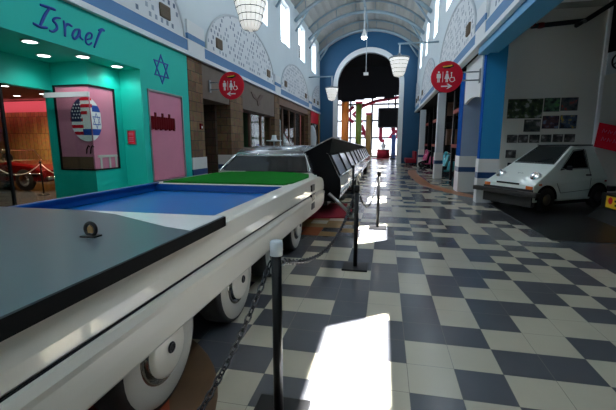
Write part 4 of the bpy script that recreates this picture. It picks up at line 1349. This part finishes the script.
# C pillar and dark side of the cabin
mb = LB()
mb.prism([(6.75, .66), (6.95, .93), (7.42, 1.24), (8.0, 1.28), (8.0, .45), (7.0, .45)], 'x', -1.62, -1.56)
lbuild(mb, 'cabin_side', M['black'])
mb = LB().face([(-1.33, 6.8, .90), (-1.30, 7.02, .78), (-1.545, 7.62, 1.235), (-1.56, 7.40, 1.25)])
mb.face([(-1.33, 6.8, .90), (-1.56, 7.40, 1.25), (-1.60, 7.40, 1.25), (-1.42, 6.85, .92)])
lbuild(mb, 'rear_pillar', M['silver'])
# far body, offset sideways
FX0, FX1 = -2.95, -.86
def far_ring(y, zr=1.27, e=0.0):
    return [(FX1 - .10, y, .30), (FX1 - .03, y, .36), (FX1 + .0, y, .58), (FX1 - .02, y, .79), (FX1 - .05, y, .82), (FX1 - .27 - e, y, zr - .04), (FX1 - .36, y, zr),
            (FX0 + .36, y, zr), (FX0 + .27, y, zr - .04), (FX0 + .05, y, .82), (FX0, y, .58), (FX0 + .1, y, .30)]
mb = LB(); mb.loft([far_ring(7.5, 1.31), far_ring(12, 1.28), far_ring(20.6, 1.26), far_ring(22.2, 1.22)], smooth=False)
far = lbuild(mb, 'far_body', mat('far_body_silver', (.74, .74, .72), .22, 0.0, coat=0.8))
# dark open end face
mb = LB()
r0 = far_ring(7.47, 1.31); mb.face(r0)
lbuild(mb, 'open_end', M['dark'])
# raised black hatch over the opening
mb = LB()
mb.loft([[(-1.64, 7.46, 1.29), (-1.05, 7.46, 1.59), (-1.10, 7.46, 1.29)], [(-1.64, 12.8, 1.27), (-1.08, 12.8, 1.475), (-1.10, 12.8, 1.26)], [(-1.64, 21.5, 1.23), (-1.10, 21.5, 1.30), (-1.12, 21.5, 1.22)]], smooth=False)
lbuild(mb, 'raised_hatch', M['dark'])
mb = LB().tube([(-1.64, 7.44, 1.305), (-1.05, 7.44, 1.60), (-1.07, 12.8, 1.485), (-1.09, 21.5, 1.31)], .012, 6)
lbuild(mb, 'hatch_trim', M['metal'])
# windows along the far body
n = 10
for i in range(n):
    y0_ = 7.62 + i * 1.38; y1_ = y0_ + 1.2
    q = []
    for y, e in ((y0_, 0), (y1_, 0)):
        zr = 1.31 - (y - 7.5) * .0032
        q.append([(FX1 - .06 + .012, y, .845), (FX1 - .25 + .012, y + .0, zr - .075)])
    mb = LB().face([q[0][0], q[1][0], q[1][1], q[0][1]])
    w = lbuild(mb, 'side_window', mat('pane_reflective', (.78, .82, .88), .32, .9, coat=.3) if i == 0 else bpy.data.materials['pane_reflective'])
mb = LB()
for i in range(n + 1):
    y = 7.56 + i * 1.38
    mb.tube([(FX1 - .04, y, .83), (FX1 - .245, y, 1.25)], .03, 6)
mb.tube([(FX1 - .265, 7.5, 1.265), (FX1 - .265, 21.4, 1.225)], .025, 6)
lbuild(mb, 'window_pillars', M['black'])
lbuild(LB().tube([(FX1 - .02, 7.5, .815), (FX1 - .02, 21.8, .815)], .016, 6), 'belt_moulding', M['chrome'])
lbuild(LB().tube([(FX1 + .0, 7.6, .46), (FX1 + .0, 21.9, .46)], .016, 6), 'sill_moulding', M['chrome'])
for yy in (12.6, 13.7, 19.6, 20.7): limo_wheel(FX1 - .05, yy)
lbuild(LB().box(FX0 + .2, FX1 - .3, 7.6, 21.5, .18, .31), 'chassis', M['rubber'])
# coupling between the halves
lbuild(LB().box(-2.3, -1.7, 6.9, 7.7, .35, .55), 'coupling', M['black'])
# roof aerial dish
t = lbuild(LB().lathe([(.02, 0), (.02, .1), (.17, .115), (.17, .13), (.07, .135), (.05, .2), (.05, .24)], (-2.40, 7.9, 1.42), seg=18), 'roof_dish', M['whiteink'])

# carpet and step bar at the opening
tag(MB().prism([(-1.9, 6.95), (-.66, 7.25), (-.68, 8.15), (-.86, 8.2), (-.86, 8.9), (-1.7, 8.9)], 'z', .003, .03).build('carpet_runner', M['carpet']), 'dark red carpet on the floor beside the open limousine section', 'carpet')
t = thing('step_rail', 'short metal step rail slanting down to the red carpet', 'rail', (-.80, 7.25, .03))
MB().tube([(-.28, .0, .46), (.18, .1, .02)], .035, 8).build('rail', M['metal'], t)
MB().box(.08, .3, -.1, .3, 0, .02).build('foot', M['metal'], t)


# ================================================================== CHAIN STANCHIONS
def post(x, y, label, cap):
    t = thing('chain_stanchion', label, 'stanchion', (x, y, 0), 0, 'black chain stanchions beside the limousine')
    MB().box(-.15, .15, -.15, .15, 0, .022).build('base_plate', M['black'], t, .006)
    MB().lathe([(.026, .02), (.026, .93)], (0, 0, 0), seg=20).build('pole', M['black'], t)
    MB().lathe([(.033, .925), (.033, .99), (.027, 1.0)], (0, 0, 0), seg=20).build('cap', M['piergrey'] if cap else M['black'], t)
    MB().tube([(.028 + .016 * cos(k * pi / 6), 0, .89 + .016 * sin(k * pi / 6)) for k in range(12)], .005, 5, close=True).build('hook', M['metal'], t)


PO = [(-.52, 1.72), (-.31, 4.3), (-.09, 6.5), (-.69, 8.35)]
post(*PO[0], 'nearest black stanchion with a pale cap by the whitewall wheels', True)
post(*PO[1], 'black stanchion second from the camera, standing on the open tiles', False)
post(*PO[2], 'black stanchion third from the camera, at the sunlit tiles', False)
post(*PO[3], 'black stanchion at the edge of the red carpet', False)


def chain(a, b_, d, label):
    L = (Vector(a) - Vector(b_)).length + d * d * 2.2
    n = int(L / .038)
    pts = sag(a, b_, d, n)
    mb = MB()
    for i in range(n):
        p, q = pts[i], pts[i + 1]; c = (p + q) / 2; t_ = (q - p).normalized()
        side = t_.cross(Vector((0, 0, 1))).normalized(); nn = side.cross(t_)
        u = side if i % 2 else nn
        ring = [c + t_ * (.026 * cos(k * pi / 5)) + u * (.013 * sin(k * pi / 5)) for k in range(10)]
        mb.tube(ring, .0048, 5, close=True)
    return tag(mb.build('barrier_chain', mat('black_chain', (.05, .05, .055), .25, .7) if 'black_chain' not in bpy.data.materials else bpy.data.materials['black_chain']), label, 'chain', 'chains between the stanchions')


H = .89
chain((PO[0][0] - .03, PO[0][1], H), (-1.0, -.2, H), .55, 'black chain running from the nearest stanchion toward the viewer')
chain((PO[0][0] + .03, PO[0][1] + .02, H), (PO[1][0] - .03, PO[1][1], H), .24, 'black chain sagging between the nearest and second stanchions')
chain((PO[1][0] + .03, PO[1][1] + .02, H), (PO[2][0] - .03, PO[2][1], H), .30, 'black chain sagging between the second and third stanchions')


# ================================================================== SMALL WHITE WEDGE CAR
def wedge_car():
    t = thing('electric_microcar', 'small white wedge shaped car parked in front of the grey bay wall', 'car', (3.821, 9.82, 0), -2.581)
    # u forward = +x local, v left = +y local
    F0, F1, W0, R0, R1, B1, B0 = (1.25, .22), (1.24, .58), (.52, 1.0), (-.13, 1.42), (-.81, 1.435), (-1.12, .70), (-1.16, .22)
    hw = {F0: .66, F1: .66, W0: .57, R0: .43, R1: .43, B1: .66, B0: .66}
    P = lambda p, s: (p[0], s * hw[p], p[1])
    mb = MB()
    order = [F0, F1, W0, R0, R1, B1, B0]
    for i in range(len(order) - 1):
        a, b_ = order[i], order[i + 1]
        mb.face([P(a, -1), P(a, 1), P(b_, 1), P(b_, -1)])
    mb.face([P(B0, -1), P(B0, 1), P(F0, 1), P(F0, -1)])
    for s in (-1, 1):
        mb.face([P(F0, s), P(F1, s), P(B1, s), P(B0, s)])
        mb.face([P(F1, s), P(W0, s), P(B1, s)])
        mb.face([P(W0, s), P(R0, s), P(R1, s), P(B1, s)])
    mb.build('body', M['carwhite'], t, .022)

    def on_front(u, v, off=.006):
        """point on the hood/windshield plane"""
        if u > W0[0]:
            k = (u - W0[0]) / (F1[0] - W0[0]); z = W0[1] + (F1[1] - W0[1]) * k
            n_ = Vector((W0[1] - F1[1], 0, F1[0] - W0[0])).normalized()
        else:
            k = (u - W0[0]) / (R0[0] - W0[0]); z = W0[1] + (R0[1] - W0[1]) * k
            n_ = Vector((R0[1] - W0[1], 0, W0[0] - R0[0])).normalized()
        return Vector((u, v, z)) + n_ * off
    mb = MB().face([on_front(.46, -.47), on_front(.46, .47), on_front(-.12, .36), on_front(-.12, -.36)])
    mb.build('windshield', M['cardark'], t)
    mb = MB().tube([on_front(.48, -.49), on_front(.48, .49), on_front(-.135, .375), on_front(-.135, -.375)], .012, 6, close=True)
    mb.build('windshield_seal', M['black'], t)
    mb = MB().tube([on_front(.47, -.05, .02), on_front(.30, .32, .02)], .007, 6); mb.build('wiper', M['black'], t)
    # side windows : on plane W0-R0-R1-B1
    for s in (-1, 1):
        a, b_, c = Vector(P(W0, s)), Vector(P(R0, s)), Vector(P(B1, s))
        n_ = (b_ - a).cross(c - a).normalized()
        if n_.y * s < 0: n_ = -n_

        def sp(u, z):
            # solve plane for v
            v = (n_.dot(a) - n_.x * u - n_.z * z) / n_.y
            return Vector((u, v, z)) + n_ * .012
        w = MB().face([sp(.36, .93), sp(-.12, 1.30), sp(-.45, 1.33), sp(-.47, .93)]).build('side_window', M['cardark'], t)
        MB().tube([sp(.40, .915), sp(-.12, 1.325), sp(-.47, 1.35), sp(-.49, .915)], .009, 6, close=True).build('window_seal', M['black'], w)
        MB().tube([sp(-.52, 1.34), sp(-.53, .74)], .005, 5).tube([(-.53, s * .668, .70), (-.53, s * .668, .44), (.42, s * .668, .40), (.56, s * .668, .62)], .005, 5).build('door_seam', M['black'], t)
        MB().box(-.50, -.38, s * .655 - .012, s * .655 + .02 * s + .012, .76, .79).build('door_handle', M['black'], t)
        MB().tube([(.4, s * .60, .90), (.38, s * .74, .95)], .01, 6).build('mirror_arm', M['black'], t)
        MB().box(.34, .37, min(s * .7, s * .82), max(s * .7, s * .82), .91, 1.0).build('mirror', M['black'], t, .008)
        MB().box(-1.0, -.82, s * .655 - .01, s * .655 + .02, .86, .98).build('rear_vent', M['black'], t) if False else None
    MB().box(-.82, -.14, -.44, .44, 1.43, 1.455).build('roof_panel', M['black'], t, .008)
    # lamps
    for s in (-1, 1):
        c = on_front(.98, s * .46, .0)
        h = MB().lathe([(.115, -.07), (.115, .01), (.10, .03)], (0, 0, 0), 'x', 24).build('headlight_ring', M['whiteink'], t, loc=c + Vector((.0, 0, .035)), rot=(0, -.42, 0))
        MB().lathe([(.098, .028), (.07, .038), (.0001, .044)], (0, 0, 0), 'x', 24, cap=False).build('lens', M['chrome'], h)
        MB().lathe([(.03, .043), (.02, .047), (.0001, .048)], (0, 0, 0), 'x', 16, cap=False).build('bulb_cover', M['metal'], h)
        MB().box(1.235, 1.265, s * .56 - .08, s * .56 + .08, .50, .57).build('turn_signal', M['amber'], t, .01)
        MB().box(1.02, 1.09, s * .665 - .01, s * .665 + .01, .585, .62).build('side_marker', M['amber'], t)
        MB().box(-1.08, -1.02, s * .665 - .01, s * .665 + .01, .60, .64).build('rear_marker', M['redink'], t)
    MB().box(1.235, 1.25, -.30, .30, .575, .615).build('grille_slot', M['black'], t)
    m_ = MB().box(.93, .95, -.07, .07, 0, .012)
    MB().tube([on_front(.86, -.07, .008), on_front(.86, .07, .008)], .008, 6).build('badge', M['chrome'], t)
    # bumpers
    MB().box(1.27, 1.41, -.86, .86, .355, .46).build('front_bumper', M['rubber'], t, .02)
    MB().box(1.18, 1.272, -.655, .655, .12, .50).build('front_apron', M['rubber'], t, .01)
    MB().box(-1.36, -1.16, -.74, .74, .37, .49).build('rear_bumper', M['black'], t, .02)
    MB().box(-1.1, 1.2, -.60, .60, .14, .30).build('chassis', M['rubber'], t)
    for u in (.845, -.83):
        for s in (-1, 1):
            y0_ = s * .62
            # wheel arch
            pts = [(u + .33 * cos(pi * k / 14), .27 + .32 * sin(pi * k / 14)) for k in range(15)]
            a, b_ = sorted((s * .655, s * .668)); MB().prism([(p[0], max(p[1], .27)) for p in pts], 'y', a, b_).build('wheel_arch', M['dark'], t)
            w = MB().lathe([(.12, -.07), (.24, -.07), (.27, -.04), (.27, .04), (.24, .07), (.12, .07)], (u, s * .615, .27), 'y', 28).build('wheel', M['rubber'], t)
            MB().lathe([(.13, .06 * s), (.12, .075 * s), (.05, .08 * s), (.0001, .085 * s)], (u, s * .615, .27), 'y', 22, cap=False).build('hub_cap', M['metal'], w)
    return t


wedge_car()
